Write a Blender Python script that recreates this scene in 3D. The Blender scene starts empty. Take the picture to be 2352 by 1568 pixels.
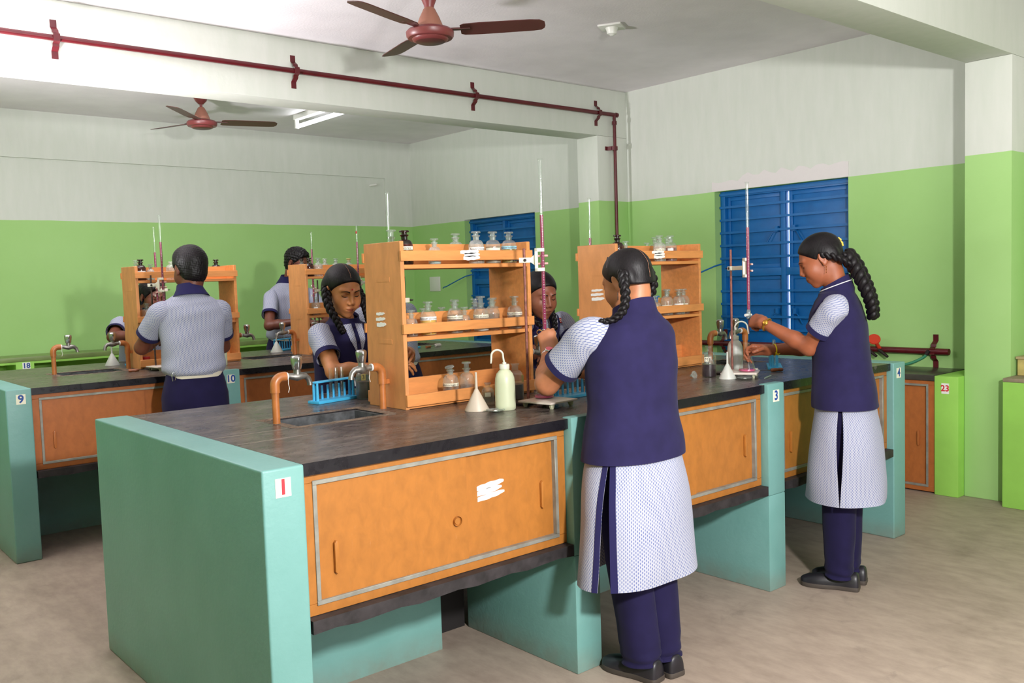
FAN1A, FAN2A = 1.34, 1.86
import bpy, bmesh, math, random
import numpy as np
from mathutils import Vector, Matrix, Euler

random.seed(7)
np.random.seed(7)
SC = bpy.context.scene
COL = SC.collection
PI = math.pi
rad = math.radians


# ------------------------------------------------------------------ materials
def lin(c):
    c = c / 255.0
    return c / 12.92 if c <= 0.04045 else ((c + 0.055) / 1.055) ** 2.4


def rgb(r, g, b):
    return (lin(r), lin(g), lin(b), 1.0)


class NT:
    """small helper for building node trees"""

    def __init__(s, name):
        s.m = bpy.data.materials.new(name)
        s.m.use_nodes = True
        s.t = s.m.node_tree
        s.t.nodes.clear()
        s.out = s.n('ShaderNodeOutputMaterial')

    def n(s, typ, **kw):
        nd = s.t.nodes.new(typ)
        for k, v in kw.items():
            if k.startswith('i_'):
                key = k[2:]
                key = int(key) if key.isdigit() else key.replace('_', ' ')
                nd.inputs[key].default_value = v
            else:
                setattr(nd, k, v)
        return nd

    def l(s, a, b):
        s.t.links.new(a, b)

    def math(s, op, a, b=None, c=None):
        nd = s.n('ShaderNodeMath', operation=op)
        for i, v in enumerate((a, b, c)):
            if v is None:
                continue
            if isinstance(v, (int, float)):
                nd.inputs[i].default_value = v
            else:
                s.l(v, nd.inputs[i])
        return nd.outputs[0]

    def mix(s, fac, a, b, typ='MIX'):
        nd = s.n('ShaderNodeMix', data_type='RGBA', blend_type=typ)
        for sock, v in ((nd.inputs[0], fac), (nd.inputs[6], a), (nd.inputs[7], b)):
            if isinstance(v, (int, float, tuple)):
                sock.default_value = v
            else:
                s.l(v, sock)
        return nd.outputs[2]

    def noise(s, vec, scale, detail=4.0, rough=0.55, dist=0.0):
        nd = s.n('ShaderNodeTexNoise', i_Scale=scale, i_Detail=detail, i_Roughness=rough, i_Distortion=dist)
        if vec is not None:
            s.l(vec, nd.inputs['Vector'])
        return nd.outputs['Fac']

    def ramp(s, fac, stops):
        nd = s.n('ShaderNodeValToRGB')
        e = nd.color_ramp.elements
        while len(e) < len(stops):
            e.new(0.5)
        for el, (p, c) in zip(e, stops):
            el.position = p
            el.color = c
        s.l(fac, nd.inputs[0])
        return nd.outputs[0]

    def pos(s, scale=(1, 1, 1), obj=False):
        if obj:
            o = s.n('ShaderNodeTexCoord').outputs['Object']
        else:
            o = s.n('ShaderNodeNewGeometry').outputs['Position']
        mp = s.n('ShaderNodeMapping')
        mp.inputs['Scale'].default_value = scale
        s.l(o, mp.inputs['Vector'])
        return mp.outputs[0]

    def bsdf(s, color, rough=0.5, metal=0.0, spec=0.5, bump=None, bstr=0.2, bdist=0.002, sheen=0.0, coat=0.0, sss=0.0, trans=0.0):
        b = s.n('ShaderNodeBsdfPrincipled')
        for key, v in (('Base Color', color), ('Roughness', rough), ('Metallic', metal), ('Specular IOR Level', spec),
                       ('Sheen Weight', sheen), ('Coat Weight', coat), ('Subsurface Weight', sss), ('Transmission Weight', trans)):
            if isinstance(v, (int, float, tuple)):
                b.inputs[key].default_value = v
            else:
                s.l(v, b.inputs[key])
        if sss:
            b.inputs['Subsurface Radius'].default_value = (0.01, 0.004, 0.002)
        if bump is not None:
            bp = s.n('ShaderNodeBump')
            bp.inputs['Strength'].default_value = bstr
            bp.inputs['Distance'].default_value = bdist
            s.l(bump, bp.inputs['Height'])
            s.l(bp.outputs[0], b.inputs['Normal'])
        s.l(b.outputs[0], s.out.inputs[0])
        return b


def simple(name, c, rough=0.5, metal=0.0, spec=0.5, var=0.0, scale=8.0, bump=0.0, bscale=60.0, coat=0.0, sheen=0.0, sss=0.0, c2=None):
    t = NT(name)
    col = rgb(*c)
    v = t.pos()
    if var > 0:
        f = t.noise(v, scale, 5.0)
        a = c2 or tuple(max(0, x * (1 - var)) for x in c)
        b = tuple(min(255, x * (1 + var * 0.5)) for x in c)
        col = t.ramp(f, [(0.3, rgb(*a)), (0.68, rgb(*b))])
    bp = t.noise(v, bscale, 3.0) if bump > 0 else None
    t.bsdf(col, rough, metal, spec, bp, bump, 0.004, sheen, coat, sss)
    return t.m


def glass_mat(name, tint, dust=0.10, dustc=(215, 218, 212), edge=0.55):
    """thin-walled vessel glass: lets light through, mirrors at grazing angles, a little dusty"""
    t = NT(name)
    lw = t.n('ShaderNodeLayerWeight', i_Blend=0.35)
    f = t.math('POWER', lw.outputs['Facing'], 2.2)
    f = t.math('MULTIPLY_ADD', f, edge, 0.05)
    tr = t.n('ShaderNodeBsdfTransparent')
    tr.inputs[0].default_value = rgb(*tint)
    gl = t.n('ShaderNodeBsdfGlossy')
    gl.inputs['Roughness'].default_value = 0.06
    gl.inputs[0].default_value = (0.9, 0.92, 0.9, 1)
    m1 = t.n('ShaderNodeMixShader')
    t.l(f, m1.inputs[0]); t.l(tr.outputs[0], m1.inputs[1]); t.l(gl.outputs[0], m1.inputs[2])
    df = t.n('ShaderNodeBsdfDiffuse')
    df.inputs[0].default_value = rgb(*dustc)
    ns = t.noise(t.pos(), 45.0, 3.0)
    d = t.math('MULTIPLY', ns, dust * 2.0)
    m2 = t.n('ShaderNodeMixShader')
    t.l(d, m2.inputs[0]); t.l(m1.outputs[0], m2.inputs[1]); t.l(df.outputs[0], m2.inputs[2])
    t.l(m2.outputs[0], t.out.inputs[0])
    return t.m


def wall_paint():
    t = NT('wall_paint')
    g = t.n('ShaderNodeNewGeometry').outputs['Position']
    sx = t.n('ShaderNodeSeparateXYZ'); t.l(g, sx.inputs[0])
    wob = t.noise(t.pos((1, 1, 1)), 3.0, 2.0)
    z = t.math('MULTIPLY_ADD', wob, 0.012, sx.outputs[2])
    k = t.math('GREATER_THAN', z, 2.067 + 0.006)
    n1 = t.noise(t.pos(), 1.6, 5.0)
    n2 = t.noise(t.pos((3, 3, 0.6)), 5.0, 4.0)
    green = t.ramp(n1, [(0.3, rgb(166, 210, 130)), (0.7, rgb(172, 215, 138))])
    white = t.ramp(n2, [(0.3, rgb(213, 218, 208)), (0.7, rgb(220, 223, 215))])
    c = t.mix(k, green, white)
    t.bsdf(c, 0.75, 0, 0.3, t.noise(t.pos(), 40.0, 6.0), 0.12, 0.004)
    return t.m


def bench_paint():
    t = NT('teal_enamel')
    n1 = t.noise(t.pos(), 4.0, 5.0)
    c = t.ramp(n1, [(0.3, rgb(110, 160, 154)), (0.7, rgb(120, 169, 164))])
    # rubbed dirt close to the floor and scuffs
    g = t.n('ShaderNodeNewGeometry').outputs['Position']
    sx = t.n('ShaderNodeSeparateXYZ'); t.l(g, sx.inputs[0])
    low = t.math('SUBTRACT', 0.10, sx.outputs[2])
    low = t.math('MULTIPLY', low, 9.0)
    low = t.math('MULTIPLY', low, t.noise(t.pos(), 14.0, 4.0))
    low = t.math('MAXIMUM', low, 0.0)
    low = t.math('MINIMUM', low, 0.5)
    c = t.mix(low, c, rgb(126, 118, 102))
    t.bsdf(c, 0.42, 0, 0.5, t.noise(t.pos(), 55.0, 5.0), 0.25, 0.004)
    return t.m


def floor_mat():
    t = NT('cement_floor')
    n1 = t.noise(t.pos((1, 1.3, 1)), 1.3, 7.0, 0.62, 0.6)
    n2 = t.noise(t.pos((2.5, 1, 1)), 7.0, 6.0, 0.65)
    a = t.ramp(n1, [(0.28, rgb(140, 125, 112)), (0.5, rgb(166, 150, 135)), (0.75, rgb(182, 166, 150))])
    b = t.ramp(n2, [(0.3, rgb(132, 115, 104)), (0.62, rgb(176, 158, 144))])
    c = t.mix(0.45, a, b)
    st = t.noise(t.pos(), 2.6, 8.0, 0.7, 1.5)
    k = t.ramp(st, [(0.60, (0, 0, 0, 1)), (0.72, (1, 1, 1, 1))])
    k = t.math('MULTIPLY', k, 0.35)
    c = t.mix(k, c, rgb(100, 90, 84))
    t.bsdf(c, 0.55, 0, 0.4, n2, 0.08, 0.004)
    return t.m


def stone_mat():
    t = NT('black_stone')
    n1 = t.noise(t.pos((1, 2.0, 1)), 4.0, 8.0, 0.68, 0.9)
    n2 = t.noise(t.pos((1, 2.6, 1)), 16.0, 7.0, 0.72, 0.8)
    n3 = t.noise(t.pos((0.6, 3.0, 1)), 60.0, 4.0, 0.7, 0.3)
    c = t.ramp(n1, [(0.34, rgb(44, 38, 38)), (0.5, rgb(70, 60, 57)), (0.7, rgb(104, 92, 86))])
    d = t.ramp(n2, [(0.50, (0, 0, 0, 1)), (0.66, (1, 1, 1, 1))])
    e = t.ramp(n3, [(0.58, (0, 0, 0, 1)), (0.72, (1, 1, 1, 1))])
    d = t.math('MULTIPLY_ADD', e, 0.35, t.math('MULTIPLY', d, 0.42))
    # chalky residue only lies on the upward face
    g = t.n('ShaderNodeNewGeometry')
    sx = t.n('ShaderNodeSeparateXYZ'); t.l(g.outputs['Normal'], sx.inputs[0])
    up = t.math('GREATER_THAN', sx.outputs[2], 0.6)
    d = t.math('MULTIPLY', d, up)
    chip = t.math('MULTIPLY', t.math('GREATER_THAN', t.noise(t.pos(), 14.0, 3.0), 0.70), 0.5)
    side = t.mix(chip, rgb(24, 22, 27), rgb(96, 92, 90))
    top = t.mix(up, side, c)
    c = t.mix(d, top, rgb(146, 134, 124))
    r = t.math('MULTIPLY_ADD', n2, 0.45, 0.08)
    t.bsdf(c, r, 0, 0.5, n2, 0.06, 0.002)
    return t.m


def smear_cement():
    """thin cement wash left around the sinks, broken up by wear"""
    t = NT('cement_wash')
    n = t.noise(t.pos((1, 1.6, 1)), 11.0, 6.0, 0.7, 0.6)
    k = t.ramp(n, [(0.40, (0, 0, 0, 1)), (0.60, (1, 1, 1, 1))])
    k = t.math('MULTIPLY', k, 0.75)
    d = t.n('ShaderNodeBsdfDiffuse'); d.inputs[0].default_value = rgb(150, 132, 116)
    tr = t.n('ShaderNodeBsdfTransparent')
    m = t.n('ShaderNodeMixShader')
    t.l(k, m.inputs[0]); t.l(tr.outputs[0], m.inputs[1]); t.l(d.outputs[0], m.inputs[2])
    t.l(m.outputs[0], t.out.inputs[0])
    return t.m


def wood_mat(name, c, dark=0.12, rough=0.5, scl=(1.2, 9, 9), scuff=0.0):
    t = NT(name)
    n1 = t.noise(t.pos(scl), 6.0, 6.0, 0.6, 0.4)
    a = tuple(x * (1 - dark) for x in c)
    b = tuple(min(255, x * (1 + dark * 0.3)) for x in c)
    col = t.ramp(n1, [(0.3, rgb(*a)), (0.65, rgb(*b))])
    if scuff:
        n2 = t.noise(t.pos((9, 9, 2)), 9.0, 6.0, 0.75)
        k = t.ramp(n2, [(0.62, (0, 0, 0, 1)), (0.78, (1, 1, 1, 1))])
        k = t.math('MULTIPLY', k, scuff)
        col = t.mix(k, col, rgb(222, 190, 160))
    t.bsdf(col, rough, 0, 0.4)
    return t.m


def cloth_pattern():
    """white cotton woven with staggered short blue dashes; uv is in metres"""
    t = NT('dash_print_cotton')
    uv = t.n('ShaderNodeUVMap').outputs[0]
    sx = t.n('ShaderNodeSeparateXYZ'); t.l(uv, sx.inputs[0])
    px, py = 0.0064, 0.0125
    u = t.math('DIVIDE', sx.outputs[0], px)
    v = t.math('DIVIDE', sx.outputs[1], py)
    iu = t.math('FLOOR', u)
    odd = t.math('MODULO', t.math('ABSOLUTE', iu), 2.0)
    v = t.math('MULTIPLY_ADD', odd, 0.5, v)
    fu = t.math('ABSOLUTE', t.math('SUBTRACT', t.math('FRACT', u), 0.5))
    fv = t.math('ABSOLUTE', t.math('SUBTRACT', t.math('FRACT', v), 0.5))
    k = t.math('MULTIPLY', t.math('LESS_THAN', fu, 0.23), t.math('LESS_THAN', fv, 0.27))
    c = t.mix(k, rgb(172, 174, 187), rgb(100, 110, 156))
    wr = t.noise(t.pos(), 14.0, 3.0)
    t.bsdf(c, 0.85, 0, 0.2, wr, 0.25, 0.01, sheen=0.05)
    return t.m


def skin_mat(name, c):
    t = NT(name)
    n = t.noise(t.pos(), 30.0, 4.0)
    a = tuple(x * 0.93 for x in c)
    col = t.ramp(n, [(0.3, rgb(*a)), (0.7, rgb(*c))])
    t.bsdf(col, 0.46, 0, 0.45, t.noise(t.pos(), 260.0, 3.0), 0.08, 0.002, sss=0.08)
    return t.m


def hair_mat():
    t = NT('black_hair')
    n = t.noise(t.pos((1, 1, 0.22)), 210.0, 3.0)
    col = t.ramp(n, [(0.3, rgb(7, 5, 8)), (0.7, rgb(22, 17, 20))])
    t.bsdf(col, 0.46, 0, 0.28, n, 0.45, 0.002)
    return t.m


def blue_steel():
    t = NT('blue_painted_steel')
    n = t.noise(t.pos(), 12.0, 5.0)
    col = t.ramp(n, [(0.3, rgb(12, 98, 166)), (0.7, rgb(16, 108, 180))])
    t.bsdf(col, 0.42, 0, 0.45)
    return t.m


M = {}
M['wall'] = wall_paint()
M['teal'] = bench_paint()
M['floor'] = floor_mat()
M['stone'] = stone_mat()
M['cement_wash'] = smear_cement()
M['joint'] = simple('pale_joint_filler', (150, 138, 126), 0.8)
M['ceiling'] = simple('ceiling_distemper', (236, 230, 234), 0.85, var=0.03, scale=3, bump=0.25, bscale=70)
M['cement_white'] = simple('white_cement_patch', (228, 222, 222), 0.85, bump=0.4, bscale=40)
M['counter'] = simple('green_counter_paint', (156, 214, 94), 0.6, var=0.04, scale=5, bump=0.1, bscale=40)
M['counter_top'] = simple('dark_counter_stone', (70, 66, 60), 0.3, var=0.2, scale=8)
M['orange'] = wood_mat('orange_cabinet_enamel', (172, 110, 48), 0.07, 0.42, (5, 5, 3), 0.12)
M['orange_b'] = wood_mat('brown_orange_cabinet_enamel', (178, 104, 54), 0.07, 0.42, (5, 5, 3), 0.12)
M['rack'] = wood_mat('orange_laminate', (220, 146, 84), 0.08, 0.45, (1.2, 7, 7))
M['rack_side'] = wood_mat('worn_brown_laminate', (214, 146, 90), 0.08, 0.5, (3, 3, 1.2), 0.35)
M['alu'] = simple('dull_aluminium_channel', (150, 149, 140), 0.5, 0.3, 0.5, var=0.12, scale=20)
M['dark'] = simple('hollow_shade', (28, 24, 24), 0.8)  # shade put into colour, for bench gaps and the open pipe end
M['slab'] = simple('rough_black_slab', (44, 40, 42), 0.6, var=0.45, scale=18, bump=0.5, bscale=30)
M['sink'] = simple('stained_sink_stone', (70, 72, 74), 0.45, var=0.5, scale=26, bump=0.3, bscale=40)
M['red_pipe'] = simple('maroon_painted_pipe', (92, 20, 28), 0.35, var=0.15, scale=12)
M['maroon'] = simple('maroon_fan_enamel', (122, 58, 58), 0.38, var=0.06, scale=6)
M['maroon_blade'] = simple('dark_maroon_blade', (84, 44, 42), 0.42, var=0.08, scale=5)
M['fan_tan'] = simple('tan_motor_cone', (150, 100, 82), 0.5)
M['white_plastic'] = simple('white_plastic', (228, 228, 222), 0.4)
M['cream_plastic'] = simple('cream_plastic', (234, 230, 212), 0.42)
M['blue'] = blue_steel()
M['pvc'] = simple('orange_painted_pvc', (178, 108, 56), 0.35, var=0.1, scale=30)
M['chrome'] = simple('worn_chrome', (190, 190, 188), 0.14, 0.95)
M['tap_metal'] = simple('dull_tap_metal', (142, 140, 134), 0.38, 0.75, var=0.3, scale=40)
M['thread'] = simple('white_thread_tape', (235, 235, 230), 0.7)
M['glass'] = glass_mat('clear_bottle_glass', (244, 248, 245), 0.12, (228, 230, 226))
M['glass_frost'] = glass_mat('cloudy_bottle_glass', (236, 240, 236), 0.27, (228, 230, 226))
M['glass_stopper'] = glass_mat('stopper_glass', (228, 236, 232), 0.16, edge=0.7)
M['glass_clear'] = glass_mat('clean_lab_glass', (248, 251, 249), 0.035, edge=0.6)
M['glass_amber'] = glass_mat('amber_bottle_glass', (150, 84, 52), 0.01, edge=0.4)
M['amber_stop'] = simple('dark_amber_stopper', (40, 18, 18), 0.12)
M['blue_stop'] = simple('blue_stopper', (40, 92, 140), 0.3)
M['liq_yellow'] = simple('yellow_solution', (236, 178, 0), 0.15)
M['liq_olive'] = simple('olive_yellow_solution', (158, 140, 30), 0.15)
M['liq_red'] = simple('red_solution', (128, 34, 26), 0.15)
M['liq_purple'] = simple('purple_solution', (34, 6, 24), 0.3)
M['liq_magenta'] = simple('magenta_solution', (150, 18, 84), 0.15)
M['liq_pink'] = simple('pink_solution', (196, 66, 120), 0.15)
M['liq_brown'] = simple('brown_solution', (38, 20, 16), 0.12)
M['liq_clear'] = glass_mat('clear_solution', (226, 220, 212), 0.08, edge=0.3)
M['powder_white'] = simple('white_powder', (236, 236, 232), 0.9)
M['powder_blue'] = simple('pale_blue_powder', (150, 206, 210), 0.9)
M['paper'] = simple('cream_paper_label', (234, 230, 208), 0.7)
M['paper_white'] = simple('white_paper_label', (240, 240, 236), 0.7)
M['paper_cyan'] = simple('pale_cyan_paper_label', (160, 214, 226), 0.7)
M['ink'] = simple('grey_black_ink', (52, 48, 52), 0.7)
M['ink_blue'] = simple('blue_ink', (34, 74, 150), 0.6)
M['ink_red'] = simple('red_ink', (214, 48, 60), 0.6)
M['ink_purple'] = simple('purple_ink', (92, 44, 96), 0.7)
M['blot'] = simple('white_paint_smear', (240, 238, 234), 0.6, bump=0.3, bscale=60)
M['red_dot'] = simple('vermilion_dot', (190, 30, 32), 0.6)
M['rack_blue'] = simple('sky_blue_plastic', (70, 178, 226), 0.35)
M['rack_blue2'] = simple('teal_blue_plastic', (62, 150, 186), 0.35)
M['poly'] = simple('translucent_polythene', (204, 210, 178), 0.4, sss=0.15)
M['poly_white'] = simple('milky_polythene', (196, 198, 190), 0.4, sss=0.15)
M['poly_funnel'] = simple('cloudy_funnel_plastic', (196, 182, 164), 0.45, sss=0.12)
M['poly_tube'] = simple('milky_tube_plastic', (216, 216, 200), 0.35)
M['tile'] = simple('glazed_white_tile', (228, 214, 202), 0.25, var=0.05, scale=20)
M['tile_edge'] = simple('yellowed_tile_edge', (206, 206, 176), 0.45)
M['rust_rod'] = simple('rusty_red_rod', (142, 88, 78), 0.55, 0.2, var=0.25, scale=60)
M['iron_rod'] = simple('dark_iron_rod', (84, 66, 62), 0.45, 0.4, var=0.25, scale=60)
M['iron'] = simple('dark_iron', (58, 50, 50), 0.5, 0.6)
M['cork'] = simple('pinkish_rubber_sleeve', (222, 178, 166), 0.5)
M['wood_handle'] = simple('turned_wood_handle', (146, 82, 44), 0.4, var=0.25, scale=40)
M['bristle'] = simple('white_brush_bristle', (206, 202, 190), 0.9, bump=0.6, bscale=300)
M['hose'] = simple('green_rubber_hose', (58, 138, 102), 0.45)
M['valve'] = simple('red_valve_handle', (206, 60, 36), 0.4)
M['tube_glow'] = None
M['carton'] = simple('yellowed_carton', (196, 178, 110), 0.7, var=0.15, scale=9)
M['lid_red'] = simple('red_jar_lid', (176, 34, 36), 0.4)
M['print'] = cloth_pattern()
M['navy'] = simple('navy_cloth', (38, 34, 70), 0.85, 0, 0.12, var=0.08, scale=20, bump=0.3, bscale=9, sheen=0.05)
M['navy_trim'] = simple('navy_trim_cloth', (38, 36, 76), 0.85, 0, 0.12, sheen=0.05)
M['navy_trouser'] = simple('navy_trouser_cloth', (32, 28, 62), 0.85, 0, 0.12, var=0.1, scale=12, bump=0.35, bscale=7, sheen=0.05)
M['skin_a'] = skin_mat('skin_warm_brown', (186, 120, 84))
M['skin_b'] = skin_mat('skin_brown', (160, 92, 62))
M['skin_c'] = skin_mat('skin_golden_brown', (188, 122, 76))
M['skin_d'] = skin_mat('skin_deep_brown', (134, 80, 58))
M['skin_e'] = skin_mat('skin_dark_brown', (112, 62, 46))
M['hair'] = hair_mat()
M['scalp'] = simple('scalp_skin', (120, 84, 66), 0.6)
M['lip'] = simple('lip_tone', (150, 78, 60), 0.5)
M['lip_d'] = simple('darker_lip_tone', (104, 54, 46), 0.5)
M['eye_white'] = simple('eye_white', (220, 214, 208), 0.2)
M['eye_dark'] = simple('dark_iris_and_lash', (22, 16, 16), 0.3)
M['gold'] = simple('gold_metal', (214, 164, 70), 0.25, 0.9)
M['silver'] = simple('silver_metal', (196, 196, 194), 0.25, 0.9)
M['pink_dial'] = simple('pink_watch_dial', (226, 110, 128), 0.3)
M['yellow_thread'] = simple('yellow_thread', (232, 206, 26), 0.7)
M['shoe'] = simple('black_leather_shoe', (36, 34, 40), 0.38, var=0.2, scale=20)
M['sole'] = simple('grey_rubber_sole', (70, 62, 56), 0.6)
M['sock'] = simple('black_sock', (20, 18, 20), 0.9)
M['belt'] = simple('cream_cloth_belt', (216, 208, 190), 0.7)
M['badge_red'] = simple('red_badge', (176, 28, 34), 0.6)
M['badge_grey'] = simple('grey_embroidery', (196, 200, 196), 0.8)
M['flower'] = simple('yellow_flower_petal', (240, 204, 84), 0.6)
M['piping'] = simple('white_piping', (226, 224, 226), 0.7)
t = NT('lit_tube')
em = t.n('ShaderNodeEmission'); em.inputs[0].default_value = (0.95, 0.98, 1, 1); em.inputs[1].default_value = 14.0
t.l(em.outputs[0], t.out.inputs[0]); M['tube_glow'] = t.m


# ------------------------------------------------------------------ objects
def tag(o, label=None, cat=None, group=None, kind=None):
    if label: o['label'] = label
    if cat: o['category'] = cat
    if group: o['group'] = group
    if kind: o['kind'] = kind
    return o


def thing(name, label, cat, loc=(0, 0, 0), rz=0.0, group=None):
    o = bpy.data.objects.new(name, None)
    COL.objects.link(o)
    o.empty_display_size = 0.05
    o.location = loc
    o.rotation_euler = (0, 0, rz)
    return tag(o, label, cat, group)


def link(name, me, mat, parent=None, loc=None):
    o = bpy.data.objects.new(name, me)
    COL.objects.link(o)
    if mat is not None:
        me.materials.clear()
        for m in (mat if isinstance(mat, (list, tuple)) else [mat]):
            me.materials.append(m)
    if parent is not None: o.parent = parent
    if loc is not None: o.location = loc
    return o


def dup(root, loc=None, rz=None, label=None, group=None):
    r = root.copy(); COL.objects.link(r)
    if loc is not None: r.location = loc
    if rz is not None: r.rotation_euler = (0, 0, rz)
    if label: r['label'] = label
    if group: r['group'] = group
    for ch in list(root.children):
        c = ch.copy(); COL.objects.link(c); c.parent = r
        for g in list(ch.children):
            d = g.copy(); COL.objects.link(d); d.parent = c
    return r


class MB:
    def __init__(s):
        s.v = []; s.f = []; s.uv = None; s.mi = []
        s.cur = 0

    def add(s, vs, fs, uvs=None):
        b = len(s.v)
        s.v += [tuple(map(float, v)) for v in vs]
        for f in fs:
            s.f.append(tuple(b + i for i in f)); s.mi.append(s.cur)
        if uvs is not None:
            if s.uv is None: s.uv = []
            s.uv += uvs
        return s

    def box(s, x0, x1, y0, y1, z0, z1):
        v = [(x0, y0, z0), (x1, y0, z0), (x1, y1, z0), (x0, y1, z0), (x0, y0, z1), (x1, y0, z1), (x1, y1, z1), (x0, y1, z1)]
        return s.add(v, [(0, 3, 2, 1), (4, 5, 6, 7), (0, 1, 5, 4), (1, 2, 6, 5), (2, 3, 7, 6), (3, 0, 4, 7)])

    def obox(s, mat, hx, hy, hz):
        v = []
        for z in (-hz, hz):
            for x, y in ((-hx, -hy), (hx, -hy), (hx, hy), (-hx, hy)):
                v.append(tuple(mat @ Vector((x, y, z))))
        return s.add(v, [(0, 3, 2, 1), (4, 5, 6, 7), (0, 1, 5, 4), (1, 2, 6, 5), (2, 3, 7, 6), (3, 0, 4, 7)])

    def lathe(s, prof, n=24, c=(0, 0, 0), mat=None):
        """prof: (r, z) from bottom to top; r == 0 closes the end"""
        b = len(s.v); rings = []
        for r, z in prof:
            if r <= 1e-6:
                rings.append([len(s.v)]); s.v.append((0, 0, z))
            else:
                k = len(s.v)
                rings.append(list(range(k, k + n)))
                for i in range(n):
                    a = 2 * PI * i / n
                    s.v.append((r * math.cos(a), r * math.sin(a), z))
        for A, B in zip(rings, rings[1:]):
            if len(A) == 1 and len(B) == 1: continue
            for i in range(n):
                j = (i + 1) % n
                if len(A) == 1: fc = (A[0], B[j], B[i])[::-1]; fc = (A[0], B[j], B[i])
                elif len(B) == 1: fc = (A[i], A[j], B[0])
                else: fc = (A[i], A[j], B[j], B[i])
                s.f.append(fc); s.mi.append(s.cur)
        for i in range(b, len(s.v)):
            p = Vector(s.v[i])
            if mat is not None: p = mat @ p
            s.v[i] = (p[0] + c[0], p[1] + c[1], p[2] + c[2])
        return s

    def tube(s, pts, r, n=10, caps=True, closed=False, flat=1.0, up=None):
        pts = [Vector(p) for p in pts]
        N = len(pts)
        rs = r if isinstance(r, (list, tuple)) else [r] * N
        T = []
        for i in range(N):
            if closed: t = pts[(i + 1) % N] - pts[i - 1]
            else: t = pts[min(i + 1, N - 1)] - pts[max(i - 1, 0)]
            T.append(t.normalized() if t.length > 1e-9 else Vector((0, 0, 1)))
        ref = Vector(up) if up else (Vector((0, 0, 1)) if abs(T[0].z) < 0.9 else Vector((1, 0, 0)))
        U = (ref - T[0] * ref.dot(T[0])).normalized()
        b = len(s.v)
        for i in range(N):
            U = (U - T[i] * U.dot(T[i])).normalized()
            V = T[i].cross(U)
            for k in range(n):
                a = 2 * PI * k / n
                s.v.append(tuple(pts[i] + (U * math.cos(a) * flat + V * math.sin(a)) * rs[i]))
        m = N if closed else N - 1
        for i in range(m):
            i2 = (i + 1) % N
            for k in range(n):
                k2 = (k + 1) % n
                s.f.append((b + i * n + k, b + i * n + k2, b + i2 * n + k2, b + i2 * n + k)); s.mi.append(s.cur)
        if caps and not closed:
            s.f.append(tuple(b + k for k in range(n))[::-1]); s.mi.append(s.cur)
            s.f.append(tuple(b + (N - 1) * n + k for k in range(n))); s.mi.append(s.cur)
        return s

    def poly_prism(s, pts, d):
        """pts: planar loop of 3-d points, d: thickness vector"""
        n = len(pts); b = len(s.v)
        s.v += [tuple(map(float, p)) for p in pts] + [tuple(p[i] + d[i] for i in range(3)) for p in pts]
        s.f.append(tuple(b + i for i in range(n))[::-1]); s.mi.append(s.cur)
        s.f.append(tuple(b + n + i for i in range(n))); s.mi.append(s.cur)
        for i in range(n):
            j = (i + 1) % n
            s.f.append((b + i, b + j, b + n + j, b + n + i)); s.mi.append(s.cur)
        return s

    def mesh(s, name, smooth=False, bevel=0.0, seg=2, angle=40):
        me = bpy.data.meshes.new(name)
        me.from_pydata(s.v, [], s.f)
        if any(s.mi): me.polygons.foreach_set('material_index', s.mi)
        if s.uv is not None:
            ul = me.uv_layers.new(name='UVMap')
            flat = []
            for u in s.uv:
                for q in u: flat += list(q)
            ul.data.foreach_set('uv', flat)
        me.validate(); me.update()
        bm = bmesh.new(); bm.from_mesh(me)
        if s.uv is None: bmesh.ops.recalc_face_normals(bm, faces=bm.faces)
        if bevel > 0:
            es = [e for e in bm.edges if len(e.link_faces) == 2 and e.calc_face_angle(0) > rad(30)]
            bmesh.ops.bevel(bm, geom=es, offset=bevel, segments=seg, affect='EDGES', profile=0.6, clamp_overlap=True)
        if smooth or bevel > 0:
            for f in bm.faces: f.smooth = True
            for e in bm.edges:
                e.smooth = not (len(e.link_faces) == 2 and e.calc_face_angle(0) > rad(angle))
        bm.to_mesh(me); bm.free()
        return me

    def build(s, name, mat, parent=None, smooth=False, bevel=0.0, seg=2, loc=None, angle=40):
        return link(name, s.mesh(name, smooth, bevel, seg, angle), mat, parent, loc)


def struct(o):
    o['kind'] = 'structure'
    return o


def arc(c, r, a0, a1, n, plane='xz'):
    out = []
    for i in range(n + 1):
        a = a0 + (a1 - a0) * i / n
        u, v = r * math.cos(a), r * math.sin(a)
        out.append({'xz': (c[0] + u, c[1], c[2] + v), 'xy': (c[0] + u, c[1] + v, c[2]), 'yz': (c[0], c[1] + u, c[2] + v)}[plane])
    return out


_txt = {}


def text_geo(body, size=1.0, bold=0.0):
    """flat text outline as verts / faces, centred on the origin"""
    key = (body, bold)
    if key not in _txt:
        cu = bpy.data.curves.new('letters', 'FONT')
        cu.body = body; cu.size = 1.0; cu.align_x = 'CENTER'; cu.align_y = 'CENTER'
        cu.resolution_u = 3; cu.offset = bold
        ob = bpy.data.objects.new('letters', cu)
        COL.objects.link(ob)
        bpy.context.view_layer.update()
        dg = bpy.context.evaluated_depsgraph_get()
        me = bpy.data.meshes.new_from_object(ob.evaluated_get(dg))
        vs = [tuple(v.co) for v in me.vertices]; fs = [tuple(p.vertices) for p in me.polygons]
        bpy.data.objects.remove(ob); bpy.data.meshes.remove(me); bpy.data.curves.remove(cu)
        _txt[key] = (vs, fs)
    vs, fs = _txt[key]
    return [(x * size, y * size) for x, y, _ in vs], fs
# ------------------------------------------------------------------ the room
XW, YW, ZC, ZG = 4.997, 6.535, 3.016, 2.067
XL, YF = -1.9, -4.6
YB1, YB2, ZB = 3.169, 3.414, 2.618
CW = 0.37
YN1, YN2 = 0.132, -0.134
HB = 0.92

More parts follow.
